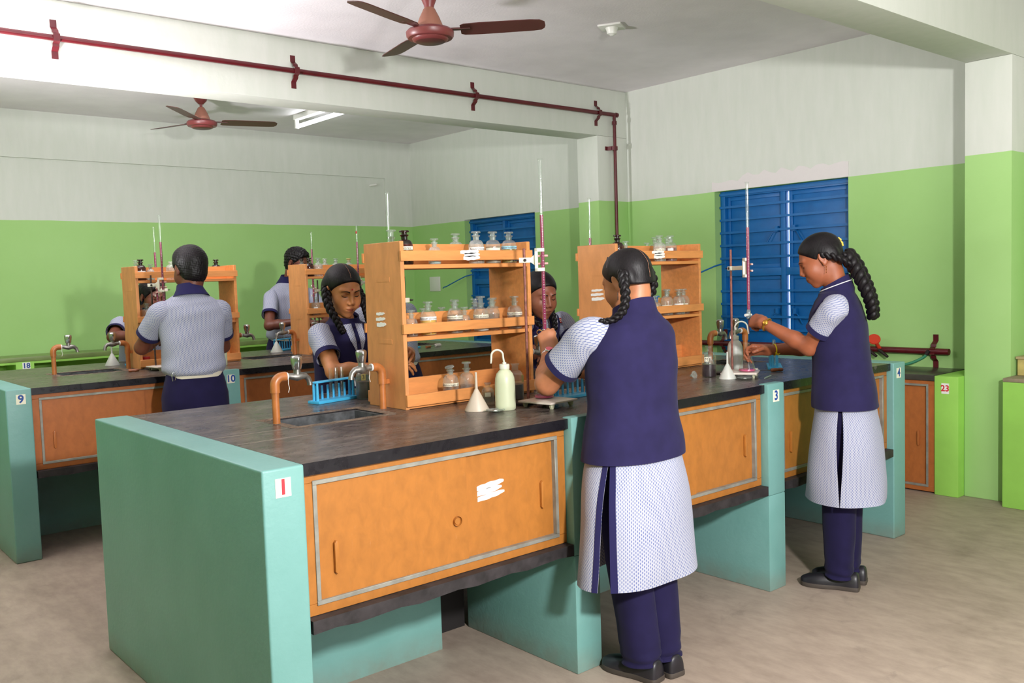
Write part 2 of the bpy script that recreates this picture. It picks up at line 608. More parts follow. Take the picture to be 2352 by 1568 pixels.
struct(MB().box(XL, XW, YF, YW, -0.1, 0).build('floor', M['floor']))
struct(MB().box(XL, XW, YF, YW, ZC, ZC + 0.1).build('ceiling', M['ceiling']))
# right wall with two window openings
WIN = [(1.088, 2.240, 0.775, 2.066), (4.394, 5.525, 0.745, 2.074)]
w = MB()
ys = [YF, WIN[0][0], WIN[0][1], WIN[1][0], WIN[1][1], YW]
for i in range(5):
    if i in (1, 3):
        _, _, z0, z1 = WIN[(i - 1) // 2]
        w.box(XW, XW + 0.23, ys[i], ys[i + 1], 0, z0)
        w.box(XW, XW + 0.23, ys[i], ys[i + 1], z1, ZC)
    else:
        w.box(XW, XW + 0.23, ys[i], ys[i + 1], 0, ZC)
struct(w.build('wall_right', M['wall']))
# back wall: the plaster panel left of x = 4.64 sits a little deeper
w = MB()
w.box(XL, 4.645, YW + 0.0, YW + 0.2, 0, 2.607)
w.box(XL, 4.645, YW - 0.022, YW + 0.2, 2.607, ZC)
w.box(4.645, XW, YW - 0.022, YW + 0.2, 0, ZC)
struct(w.build('wall_back', M['wall']))
struct(MB().box(XL - 0.2, XL, YF, YW, 0, ZC).build('wall_left', M['wall']))
struct(MB().box(XL, XW, YF - 0.2, YF, 0, ZC).build('wall_front', M['cement_white']))
# beams and the columns that carry them
struct(MB().box(XL, XW, YB1, YB2, ZB, ZC).build('trim_1', M['wall'], bevel=0.006))
struct(MB().box(XW - CW, XW, YB1, YB2, 0, ZB).build('trim_2', M['wall'], bevel=0.006))
struct(MB().box(XL, XW, YN2, YN1, ZB, ZC).build('trim_3', M['wall'], bevel=0.006))
struct(MB().box(XW - CW, XW, YN2, YN1, 0, ZB).build('trim_4', M['wall'], bevel=0.006))
# band of fresh white cement over the near window
b = MB()
ptsb = []
for i in range(25):
    y = 1.085 + (2.262 - 1.085) * i / 24
    up = 0.105 + 0.014 * math.sin(i * 1.9) + 0.008 * math.sin(i * 4.1)
    if i > 18: up -= 0.035
    ptsb.append((XW - 0.004, y, 2.068 + up))
loop = [(XW - 0.004, 1.085, 2.068)] + ptsb + [(XW - 0.004, 2.262, 2.068)]
b.poly_prism(loop, (0.006, 0, 0))
struct(b.build('trim_5', M['cement_white']))


# ------------------------------------------------------------------ windows (blue steel, shutters closed behind flat-bar grilles)
def window(n, y0, y1, z0, z1, zmid, slit):
    root = bpy.data.objects.new('window_%d' % n, None); COL.objects.link(root)
    root.location = (XW, (y0 + y1) / 2, z0)
    root['kind'] = 'structure'
    hw = (y1 - y0) / 2; h = z1 - z0; zm = zmid - z0
    xo = 0.075                                                   # frame sits inside the reveal
    f = MB()
    fw = 0.045
    f.box(xo, xo + 0.06, -hw, -hw + fw, 0, h); f.box(xo, xo + 0.06, hw - fw, hw, 0, h)
    f.box(xo, xo + 0.06, -hw + fw, hw - fw, h - fw, h); f.box(xo, xo + 0.06, -hw + fw, hw - fw, 0, fw)
    for ya, yb in ((-hw + fw, -0.020), (0.020, hw - fw)): f.box(xo + 0.002, xo + 0.05, ya, yb, zm - 0.03, zm + 0.03)
    f.box(xo - 0.002, xo + 0.05, -0.020, 0.020, fw, h - fw)
    f.build('window_frame', M['blue'], root, bevel=0.003)
    gap = 0.012 if slit else 0.003
    for (za, zb) in ((fw, zm - 0.03), (zm + 0.03, h - fw)):
        for (ya, yb, sg) in ((-hw + fw, -0.020 - gap, -1), (0.020 if not slit else 0.02, hw - fw, 1)):
            s = MB()
            s.box(xo + 0.0445, xo + 0.052, ya, yb, za, zb)
            for (a0, a1, b0, b1) in ((ya, ya + 0.03, za, zb), (yb - 0.03, yb, za, zb), (ya + 0.03, yb - 0.03, za, za + 0.03), (ya + 0.03, yb - 0.03, zb - 0.03, zb)):
                s.box(xo + 0.032, xo + 0.044, a0, a1, b0, b1)
            sh = s.build('shutter', M['blue'], root, bevel=0.002)
            lt = MB(); ym = (yb - 0.05) if sg < 0 else (ya + 0.05); zz = za + (zb - za) * 0.5
            lt.tube([(xo + 0.02, ym, zz), (xo + 0.012, ym + 0.03 * sg, zz - 0.02), (xo + 0.008, ym + 0.075 * sg, zz - 0.09)], 0.009, 6, flat=0.45)
            lt.box(xo + 0.01, xo + 0.034, ym - 0.014, ym + 0.014, zz - 0.015, zz + 0.03)
            lt.build('latch', M['blue'], sh)
    nb = 5
    for (za, zb) in ((0.0, zm - 0.03), (zm + 0.03, h - 0.01)):
        for i in range(nb + 1):
            z = za + (zb - za) * (i + 0.85) / (nb + 1)
            if i == nb and zb < h - 0.05: continue
            MB().box(xo - 0.018, xo - 0.012, -hw + 0.004, hw - 0.004, z - 0.009, z + 0.009).build('grille_bar', M['blue'], root)
    # stay rod that sticks out into the room on the far side
    st = MB()
    st.tube([(xo - 0.02, hw - 0.05, zm + 0.08), (-0.03, hw - 0.02, zm + 0.06), (-0.06, hw + 0.08, zm + 0.02), (-0.10, hw + 0.24, zm - 0.045), (-0.10, hw + 0.28, zm - 0.05), (-0.10, hw + 0.30, zm - 0.062)], 0.006, 6)
    st.build('stay_rod', M['blue'], root, smooth=True)
    return root


window(1, WIN[0][0], WIN[0][1], WIN[0][2], WIN[0][3], 1.415, True)
window(2, WIN[1][0], WIN[1][1], WIN[1][2], WIN[1][3], 1.41, False)


# ------------------------------------------------------------------ fans
def fan(name, label, loc, ang, R, rod_top):
    f = thing(name, label, 'ceiling fan', loc, ang, 'maroon ceiling fans')
    MB().lathe([(0, -0.038), (0.075, -0.036), (0.088, -0.030), (0.092, -0.022), (0.112, -0.020), (0.120, -0.010), (0.122, 0.010), (0.112, 0.022),
                (0.09, 0.030), (0.062, 0.034), (0, 0.034)], 40).build('motor_housing', M['maroon'], f, smooth=True)
    MB().lathe([(0, -0.0395), (0.070, -0.0385), (0.074, -0.036), (0, -0.034)], 32).build('bottom_cap', M['maroon_blade'], f, smooth=True)
    MB().lathe([(0.066, 0.035), (0.066, 0.045), (0.05, 0.085), (0.030, 0.125), (0.022, 0.135), (0, 0.135)], 32).build('motor_cone', M['fan_tan'], f, smooth=True)
    lo = rod_top == 'short'
    z0 = 0.132 if lo else 0.25
    top = ZC - loc[2]
    MB().lathe([(0.012, 0.12), (0.012, top)], 12).build('rod', M['maroon'], f, smooth=True)
    if lo:
        MB().lathe([(0, z0), (0.024, z0), (0.026, z0 + 0.012), (0.040, z0 + 0.045), (0.052, z0 + 0.085), (0.066, z0 + 0.10), (0.068, z0 + 0.13), (0.055, z0 + 0.135), (0, z0 + 0.135)], 32).build('canopy', M['maroon'], f, smooth=True)
    else:
        MB().lathe([(0, top - 0.075), (0.02, top - 0.075), (0.045, top - 0.05), (0.06, top - 0.015), (0.06, top - 0.001), (0, top - 0.001)], 32).build('canopy', M['maroon'], f, smooth=True)
    for k in range(3):
        a = k * 2 * PI / 3
        mt = Matrix.Rotation(a, 4, 'Z') @ Matrix.Rotation(rad(-11), 4, 'X')
        bl = MB()
        out = []
        r0, r1 = 0.155, R
        prof = [(r0, 0.046), (r0 + 0.02, 0.058), (r0 + 0.10, 0.063), (r1 - 0.06, 0.060), (r1 - 0.02, 0.054), (r1 - 0.004, 0.036), (r1, 0.012),
                (r1 - 0.004, -0.030), (r1 - 0.03, -0.054), (r1 - 0.08, -0.060), (r0 + 0.10, -0.063), (r0 + 0.02, -0.058), (r0, -0.046)]
        for (x, y) in prof: out.append(tuple(mt @ Vector((x, y, 0.018 + 0.020 * (x - r0)))))
        up = mt.to_3x3() @ Vector((0, 0, 1))
        bl.poly_prism(out, tuple(up * 0.004))
        blade = bl.build('blade', M['maroon_blade'], f, bevel=0.001, seg=1)
        br = MB()
        br.obox(Matrix.Rotation(a, 4, 'Z') @ Matrix.Translation((0.155, 0, 0.022)), 0.05, 0.014, 0.004)
        br.build('blade_bracket', M['maroon_blade'], blade)
    return f


fan('ceiling_fan', 'large maroon ceiling fan with pinkish bell, nearest the camera', (1.73, 1.54, 2.665), FAN1A, 0.585, 'short')
fan('ceiling_fan', 'smaller looking maroon fan beyond the beam, in the far bay', (2.0, 5.15, 2.78), FAN2A, 0.62, 'long')

# ------------------------------------------------------------------ tube light, bulb holder, wall fittings
t = thing('tube_light', 'lit white fluorescent tube on batten under the far ceiling', 'tube light', (3.08, 4.95, ZC))
MB().box(-0.03, 0.03, -0.62, 0.62, -0.045, 0).build('batten', M['white_plastic'], t, bevel=0.003)
for y in (-0.61, 0.61):
    MB().box(-0.018, 0.018, y - 0.012, y + 0.012, -0.125, -0.045).build('lamp_holder', M['white_plastic'], t, bevel=0.003)
MB().tube([(0, -0.598, -0.105), (0, 0.598, -0.105)], 0.018, 14).build('lamp_tube', M['tube_glow'], t, smooth=True)

t = thing('bulb_holder', 'small white batten bulb holder on the ceiling, without a bulb', 'bulb holder', (3.354, 1.795, ZC))
MB().obox(Matrix.Translation((0, 0, -0.006)) @ Matrix.Rotation(0.5, 4, 'Z'), 0.075, 0.075, 0.006).build('base_plate', M['white_plastic'], t, bevel=0.002)
MB().lathe([(0, -0.062), (0.012, -0.06), (0.02, -0.052), (0.03, -0.05), (0.034, -0.03), (0.042, -0.012), (0, -0.012)], 24).build('socket', M['white_plastic'], t, smooth=True)
t = thing('switch_plate', 'blank white switch plate on the green wall beside far window', 'switch plate', (XW, 6.10, 1.397))
MB().box(-0.012, 0, -0.098, 0.098, -0.082, 0.082).build('face_plate', M['white_plastic'], t, bevel=0.004)
MB().box(-0.016, -0.002, -0.088, 0.088, -0.072, 0.072).build('cover', M['white_plastic'], t, bevel=0.003)
t = thing('conduit_stub', 'short white conduit stub on the upper back wall', 'conduit', (4.485, YW - 0.002, 2.523))
MB().tube([(-0.03, 0, -0.004), (-0.01, -0.03, 0.0), (0.03, -0.05, 0.008)], 0.014, 10).build('pipe_stub', M['white_plastic'], t, smooth=True)
MB().tube([(0.027, -0.048, 0.007), (0.032, -0.051, 0.008)], 0.011, 10).build('open_end', M['dark'], t)  # dark plug paints the shade inside the pipe mouth


def clamp_mb(vertical, L=0.105):
    """saddle clamp: flat strap bent over the pipe with two fixing lugs"""
    m = MB()
    prof = [(-L, 0.0), (-L * 0.62, 0.0), (-L * 0.5, 0.018), (-L * 0.42, 0.03), (-0.03, 0.034), (-0.02, 0.058), (0.02, 0.058), (0.03, 0.034),
            (L * 0.42, 0.03), (L * 0.5, 0.018), (L * 0.62, 0.0), (L, 0.0)]
    w_ = 0.017
    for (a, b) in zip(prof, prof[1:]):
        vs = []
        for q in (a, b):
            for ww in (-w_, w_):
                for dd in (0, 0.004):
                    vs.append((ww, -(q[1] + dd), q[0]) if vertical else (q[0], -(q[1] + dd), ww))
        m.add(vs, [(0, 1, 3, 2), (4, 6, 7, 5), (0, 4, 5, 1), (2, 3, 7, 6), (0, 2, 6, 4), (1, 5, 7, 3)])
    return m


# gas pipe along the beam with saddle clamps, dropping beside the column
yp_ = YB1 - 0.036
t = thing('gas_pipe', 'long maroon gas pipe along the beam, dropping down the column', 'pipe', (2.0, yp_, 2.80))
MB().tube([(XL + 0.1 - 2.0, 0, 0.0), (2.835, 0, 0.0)], 0.0165, 14).build('horizontal_run', M['red_pipe'], t, smooth=True)
MB().tube([(2.803, -0.004, 0.0), (2.803, -0.004, -1.45)], 0.0135, 14).build('drop_pipe', M['red_pipe'], t, smooth=True)
MB().tube([(2.803, -0.004, -0.055), (2.803, -0.004, -0.085)], 0.021, 12).build('union_nut', M['red_pipe'], t, smooth=True)
MB().tube([(2.825, 0, 0), (2.846, 0, 0)], 0.020, 12).build('end_cap', M['red_pipe'], t, smooth=True)
for x in (0.384, 1.811, 3.289, 4.616):
    c = clamp_mb(True).build('pipe_clamp', M['red_pipe'], t)
    c.location = (x - 2.0, 0.036, 0)
c = clamp_mb(False, 0.07).build('pipe_clamp', M['red_pipe'], t); c.location = (2.79, 0.034, -0.287)

# pipe low on the right wall with gas taps and green hose
t = thing('gas_pipe', 'maroon gas pipe low on right wall, below the near window', 'pipe', (XW, 1.4, 0.855))
MB().tube([(-0.045, -1.035, 0), (-0.045, 1.35, 0)], 0.021, 14).build('pipe_run', M['red_pipe'], t, smooth=True)
c = clamp_mb(True, 0.11).mesh('pipe_clamp')
for y in (-0.93, 0.75):
    o = link('pipe_clamp', c, M['red_pipe'], t, (-0.0015, y, 0)); o.rotation_euler = (0, 0, -PI / 2)
for y in (-0.49, -0.57):
    g = MB()
    g.tube([(-0.045, y, 0), (-0.075, y, 0.02), (-0.10, y + 0.01, 0.06)], 0.013, 10)
    tp = g.build('gas_tap', M['valve'], t, smooth=True)
    MB().lathe([(0, -0.006), (0.038, -0.006), (0.042, 0), (0.038, 0.006), (0, 0.006)], 20, (-0.112, y + 0.012, 0.075), Matrix.Rotation(rad(-50), 4, 'Y') @ Matrix.Rotation(rad(25), 4, 'X')).build('valve_wheel', M['valve'], tp, smooth=True)
    MB().tube([(-0.07, y, 0.0), (-0.085, y - 0.07, -0.045)], [0.012, 0.009], 10).build('nozzle', M['iron'], tp, smooth=True)
t = thing('rubber_hose', 'green rubber hose looped under the gas pipe on the right wall', 'hose', (XW, 0.75, 0.84))
hp = [(-0.12, 0.30, 0.055), (-0.13, 0.22, -0.01), (-0.14, 0.10, -0.064), (-0.13, -0.02, -0.080), (-0.10, -0.13, -0.072), (-0.07, -0.22, -0.03), (-0.065, -0.255, 0.005)]
sm = []
for i in range(len(hp) - 1):
    for k in range(6):
        u = k / 6
        p0 = hp[max(i - 1, 0)]; p1 = hp[i]; p2 = hp[i + 1]; p3 = hp[min(i + 2, len(hp) - 1)]
        sm.append(tuple(0.5 * ((2 * p1[j]) + (-p0[j] + p2[j]) * u + (2 * p0[j] - 5 * p1[j] + 4 * p2[j] - p3[j]) * u * u + (-p0[j] + 3 * p1[j] - 3 * p2[j] + p3[j]) * u ** 3) for j in range(3)))
sm.append(hp[-1])
MB().tube(sm, 0.0095, 10).build('hose_length', M['hose'], t, smooth=True)
MB().tube([(-0.12, 0.24, 0.05), (-0.15, 0.36, -0.01), (-0.17, 0.48, -0.05), (-0.17, 0.60, -0.058)], 0.0095, 10).build('hose_branch', M['hose'], t, smooth=True)
MB().tube([(-0.066, -0.245, -0.005), (-0.066, -0.262, 0.022)], 0.014, 8).build('hose_clip', M['iron'], t, smooth=True)


# ------------------------------------------------------------------ counters along the walls
def number_plate(txt, mat, size, w_, h_, loc, face, parent, paper='paper'):
    """small printed number sticker; face '-y' or '-x'"""
    n = MB()
    vs, fs = text_geo(txt, size, 0.03)
    if face == '-y':
        p = MB().box(-w_ / 2, w_ / 2, -0.0012, 0.002, -h_ / 2, h_ / 2).build('number_plate', M[paper], parent, loc=loc)
        n.add([(x, -0.0018, y) for x, y in vs], fs)
    else:
        p = MB().box(-0.0012, 0.002, -w_ / 2, w_ / 2, -h_ / 2, h_ / 2).build('number_plate', M[paper], parent, loc=loc)
        n.add([(-0.0018, -x, y) for x, y in vs], fs)
    n.build('numeral', M[mat], p)
    return p


t = thing('side_counter', 'green masonry counter along the right wall with dark top', 'counter', (4.75, 1.75, 0))
DC = XW - 0.447
MB().box(DC - 4.75 + 0.0, 0.245, 0.2795 - 1.75, 3.16 - 1.75, 0.708, 0.745).build('counter_top', M['counter_top'], t, bevel=0.004)
MB().box(DC - 4.75, 0.243, 0.134 - 1.75, 0.279 - 1.75, 0, 0.742).build('pier', M['counter'], t, bevel=0.006)
for y in (1.35, 2.45):
    MB().box(DC - 4.75 + 0.01, 0.243, y - 1.75, y + 0.13 - 1.75, 0, 0.705).build('pier', M['counter'], t, bevel=0.006)
MB().box(0.118, 0.243, 0.2795 - 1.75, 3.1 - 1.75, 0.0, 0.03).build('back_plinth', M['counter'], t)
number_plate('23', 'ink_red', 0.052, 0.045, 0.065, (DC - 4.75 - 0.001, 0.212 - 1.75, 0.667), '-x', t, 'paper_white')


def cabinet(name, label, length, z0, z1, mat, loc, rz, blot=False, knob=False, hl=0.30, hr=0.46, group='orange sliding-door cabinets'):
    """built in local axes: x along the front, -y out of the front face, origin at lower left front"""
    c = thing(name, label, 'cabinet', (loc[0], loc[1], z0), rz, group)
    h = z1 - z0
    fr = MB()
    bw = 0.042
    fr.box(0, length, 0, 0.03, h - 0.026, h); fr.box(0, length, 0, 0.03, 0, 0.034)
    fr.box(0, bw, 0, 0.03, 0.034, h - 0.026); fr.box(length - bw, length, 0, 0.03, 0.034, h - 0.026)
    fr.box(0.0, length, 0.28, 0.30, 0, h)
    fr.box(0.0, 0.02, 0.03, 0.28, 0, h); fr.box(length - 0.02, length, 0.03, 0.28, 0, h)
    fr.box(0.02, length - 0.02, 0.03, 0.28, 0, 0.02)
    fr.build('carcass', mat, c, bevel=0.0015, seg=1)
    x0, x1, a0, a1 = bw - 0.004, length - bw + 0.004, 0.028, h - 0.020
    ch = MB(); tw = 0.013
    ch.box(x0, x1, -0.004, 0.02, a1 - tw, a1); ch.box(x0, x1, -0.004, 0.02, a0, a0 + tw)
    ch.box(x0, x0 + tw, -0.004, 0.02, a0 + tw, a1 - tw); ch.box(x1 - tw, x1, -0.004, 0.02, a0 + tw, a1 - tw)
    ch.build('channel', M['alu'], c, bevel=0.001, seg=1)
    mid = length * 0.575
    dl = MB().box(x0 + tw, mid, 0.004, 0.012, a0 + tw, a1 - tw).build('door', mat, c)
    dr = MB().box(mid - 0.03, x1 - tw, 0.014, 0.021, a0 + tw, a1 - tw).build('door', mat, c)
    hd = MB().poly_prism([(-0.007, 0, -0.042), (0, 0, -0.05), (0.007, 0, -0.042), (0.007, 0, 0.042), (0, 0, 0.05), (-0.007, 0, 0.042)], (0, -0.012, 0)).mesh('handle', True, 0.003)
    link('handle', hd, mat, dl, (0.105, 0.004, hl))
    link('handle', hd, mat, dr, (length - 0.105, 0.014, hr - 0.13))
    if knob:
        MB().lathe([(0, 0.006), (0.010, 0.006), (0.011, 0.001), (0.013, -0.006), (0.015, 0.0), (0.016, 0.010)], 24, (mid - 0.045, 0.006, h * 0.42), Matrix.Rotation(PI / 2, 4, 'X')).build('lock_ring', mat, dl, smooth=True)
    if blot:
        smear([(0, 0.018, 0.115, 0.010), (-0.004, 0.0, 0.105, 0.009), (0.002, -0.018, 0.115, 0.009)], (mid + 0.105, 0.0135, h * 0.60), dr, 0.10)
    return c


def smear(strokes, loc, parent, tilt=0.0, face='-y', thick=0.0012):
    """finger strokes of white paint: (dx, dz, length, half height)"""
    m = MB()
    for (dx, dz, L, hh) in strokes:
        up, lo = [], []
        for i in range(21):
            u = i / 20
            x = dx - L / 2 + L * u
            w_ = hh * (0.35 + 0.65 * math.sin(PI * min(1, 0.12 + u * 0.9)) ** 0.5) * (1 + 0.05 * math.sin(i * 0.9 + dz * 300))
            z = dz + tilt * (x - dx) * 1.0 + 0.0006 * math.sin(i * 0.8)
            up.append((x, z + w_)); lo.append((x, z - w_))
        lp = lo + up[::-1]
        if face == '-y': m.poly_prism([(x, 0, z) for x, z in lp], (0, -thick, 0))
        else: m.poly_prism([(0, -x, z) for x, z in lp], (-thick, 0, 0))
    return m.build('paint_smear', M['blot'], parent, loc=loc)


cabinet('counter_cabinet', 'brown orange cabinet under right wall counter, beside number 23', 1.06, 0.01, 0.705, M['orange_b'], (DC + 0.012, 1.343, 0), -PI / 2, hl=0.34, hr=0.46)

t = thing('low_ledge', 'low green masonry ledge in front of the near column', 'ledge', (4.75, -0.5, 0))
MB().box(4.503 - 4.75, 0.245, -0.9, 0.364, 0, 0.735).build('ledge_body', M['counter'], t, bevel=0.006)
MB().box(4.505 - 4.75, 0.244, -0.9, 0.364, 0.7355, 0.757).build('ledge_top', simple('dusty_cement', (150, 138, 112), 0.8, var=0.2, scale=8), t, bevel=0.003)
t = thing('storage_box', 'yellowed box on the low ledge at the right picture edge', 'box', (4.80, -0.32, 0.7575))
MB().box(-0.12, 0.12, -0.17, 0.17, 0, 0.095).build('box_body', M['carton'], t, bevel=0.004)
MB().box(-0.128, 0.128, -0.178, 0.178, 0.096, 0.112).build('lid', simple('box_lid', (178, 160, 120), 0.7), t, bevel=0.003)

t = thing('back_counter', 'green masonry counter along the back wall with open bays', 'counter', (1.6, 6.33, 0))
yf = 6.13 - 6.33
MB().box(XL + 0.02 - 1.6, XW - 1.61, yf, 0.180, 0.862, 0.90).build('counter_top', simple('olive_green_top', (128, 148, 88), 0.35, var=0.1, scale=6), t, bevel=0.004)
MB().box(XL + 0.02 - 1.6, XW - 1.61, yf + 0.004, yf + 0.03, 0.842, 0.861).build('front_lip', M['counter'], t)
for x in (-0.62, 0.775, 2.1, 3.4):
    MB().box(x - 0.07 - 1.6, x + 0.07 - 1.6, yf + 0.001, 0.15, 0, 0.8615).build('pier', M['counter'], t, bevel=0.004)
MB().box(XL + 0.02 - 1.6, XW - 1.61, 0.155, 0.180, 0, 0.8615).build('back_panel', M['counter'], t)
number_plate('18', 'ink_blue', 0.058, 0.06, 0.058, (0.785 - 1.6, yf + 0.002, 0.826), '-y', t, 'paper_white')
# ------------------------------------------------------------------ laboratory benches
BL, BD, PW = 3.603, 1.477, 0.125
PX = [0.0, 1.156, 2.3505, 3.478]
SINKS = [(0.445, 0.812, 0.645, 0.875), (1.675, 2.05, 0.645, 0.875), (3.0, 3.225, 0.645, 0.875)]


def bench(ox, oy, label, nums, where, cabs):
    b = thing('lab_bench', label, 'lab bench', (ox, oy, 0), 0, 'masonry lab benches')
    for k, x in enumerate(PX):
        m = MB()
        if k in (0, 3):
            m.box(x, x + PW, 0, BD, 0, HB + 0.002)
            m.build('end_wall', M['teal'], b, bevel=0.007, seg=3)
        else:
            for (y0, y1, ya, yb) in ((0, 0.64, 0, 0.047), (BD - 0.64, BD, BD - 0.047, BD)):
                p = MB()
                lo, hi = y0, y1
                # full depth leg below, only the front strip rises to the top level
                if ya == 0:
                    p.box(x, x + PW, lo, hi, 0, 0.43)
                    p.box(x, x + PW, 0, 0.047, 0.43, HB + 0.004)
                else:
                    p.box(x, x + PW, lo, hi, 0, 0.43)
                    p.box(x, x + PW, BD - 0.047, BD, 0.43, HB + 0.004)
                p.build('pier', M['teal'], b, bevel=0.006, seg=2)
    for k in range(3):
        x0, x1 = PX[k] + PW, PX[k + 1]
        MB().box(x0, x1 - 0.21, 0.53, 0.60, 0, 0.43).build('spine_wall', M['teal'], b)
        MB().box(x1 - 0.209, x1 - 0.001, 0.66, 0.72, 0, 0.43).build('recess_shade', M['dark'], b)  # dark slab painted as the shade in the open gap
    for k in range(3):
        x0, x1 = PX[k] + PW, PX[k + 1]
        for (ya, yb) in ((0.0, 0.62), (BD - 0.62, BD)):
            s = MB(); n = 14
            x0s, x1s = x0 + 0.006, x1 - 0.004
            # ragged cast edge: the lower lip wanders a little
            for i in range(n):
                xa = x0s + (x1s - x0s) * i / n; xb = x0s + (x1s - x0s) * (i + 1) / n
                za = 0.436 + 0.004 * math.sin(i * 2.1 + k); zb = 0.436 + 0.004 * math.sin((i + 1) * 2.1 + k)
                s.add([(xa, ya, za), (xb, ya, zb), (xb, yb, zb), (xa, yb, za), (xa, ya, 0.474), (xb, ya, 0.474), (xb, yb, 0.474), (xa, yb, 0.474)],
                      [(0, 3, 2, 1), (4, 5, 6, 7), (0, 1, 5, 4), (2, 3, 7, 6)] + ([(3, 0, 4, 7)] if i == 0 else []) + ([(1, 2, 6, 5)] if i == n - 1 else []))
            s.build('bottom_slab', M['slab'], b)
    for (k, txt, ink, dx) in nums:
        number_plate(txt, ink, 0.058, 0.046, 0.052, (PX[k] + dx, 0.0, 0.868), '-y', b)
    w = thing('worktop', 'long black stone worktop with sinks, ' + where, 'worktop', (ox, oy, HB), 0, 'black stone worktops')
    z0, z1 = -0.036, 0.0
    e_ = 0.0015
    xs_ = sorted({PX[0] + PW + e_, PX[3] - e_} | {q for s in SINKS for q in s[:2]})
    t_ = MB()
    for xa, xb in zip(xs_, xs_[1:]):
        hole = [s for s in SINKS if s[0] <= xa and s[1] >= xb]
        if hole:
            t_.box(xa, xb, 0.0485, hole[0][2], z0, z1); t_.box(xa, xb, hole[0][3], BD - 0.0485, z0, z1)
        else:
            t_.box(xa, xb, 0.0485, BD - 0.0485, z0, z1)
    for k in range(3):
        x0, x1 = PX[k] + PW + e_, PX[k + 1] - e_
        t_.box(x0, x1, 0.016, 0.0485, z0, z1); t_.box(x0, x1, BD - 0.0485, BD - 0.016, z0, z1)
    t_.build('stone_slab', M['stone'], w)
    for s in SINKS:
        k = MB(); x0, x1, y0, y1 = s
        d = -0.19
        k.box(x0, x0 + 0.012, y0, y1, d, z1 - 0.004); k.box(x1 - 0.012, x1, y0, y1, d, z1 - 0.004)
        k.box(x0 + 0.012, x1 - 0.012, y0, y0 + 0.012, d, z1 - 0.004); k.box(x0 + 0.012, x1 - 0.012, y1 - 0.012, y1, d, z1 - 0.004)
        k.box(x0 + 0.012, x1 - 0.012, y0 + 0.012, y1 - 0.012, d, d + 0.012)
        k.build('sink_basin', M['sink'], w)
        q = MB(); g_ = 0.040
        q.box(x0 - g_, x1 + g_, y0 - g_, y0, 0.0002, 0.0008); q.box(x0 - g_, x1 + g_, y1, y1 + g_, 0.0002, 0.0008)
        q.box(x0 - g_, x0, y0, y1, 0.0002, 0.0008); q.box(x1, x1 + g_, y0, y1, 0.0002, 0.0008)
        q.build('cement_wash', M['cement_wash'], w)
    for y_ in (0.46, 0.635):
        MB().box(PW + 0.01, SINKS[0][0] - 0.05, y_ - 0.0012, y_ + 0.0012, 0.0002, 0.0006).build('joint_line', M['joint'], w)
    for k in range(3):
        x0, x1 = PX[k] + PW, PX[k + 1]
        lab, kw = cabs[k]
        cabinet('bench_cabinet', lab, x1 - x0 - 0.004, 0.4746, HB - 0.0366, kw.pop('mat', M['orange']), (ox + x0 + 0.002, oy + 0.036, 0), 0, **kw)
    return b


bench(0, 0, 'nearest lab bench, teal piers numbered 1, 3 and 4', [(0, '1', 'ink_red', 0.060), (2, '3', 'ink_blue', 0.062), (3, '4', 'ink_blue', 0.054)],
      'on the nearest bench with number 1',
      [('wide orange cabinet beside number 1, white finger smears and round lock', dict(blot=True, knob=True, hl=0.155, hr=0.32)),
       ('orange cabinet left of number 3, half hidden behind woman in vest', dict(hl=0.19, hr=0.32, mat=M['orange'])),
       ('orange cabinet between numbers 3 and 4, behind the long-braided woman', dict(hl=0.16, hr=0.28, mat=M['orange']))])
bench(0.0, 3.024, 'far lab bench, teal piers numbered 9 and 10', [(0, '9', 'ink_blue', 0.072), (1, '10', 'ink_blue', 0.066)],
      'on the far bench with number 9',
      [('brown orange cabinet right of number 9, with small red spot', dict(hl=0.155, hr=0.32, mat=M['orange_b'])),
       ('brown orange cabinet right of number 10 on far bench', dict(hl=0.16, hr=0.32, mat=M['orange_b'])),
       ('dim brown orange cabinet of far bench, seen through nearest rack', dict(hl=0.16, hr=0.32, mat=M['orange_b']))])


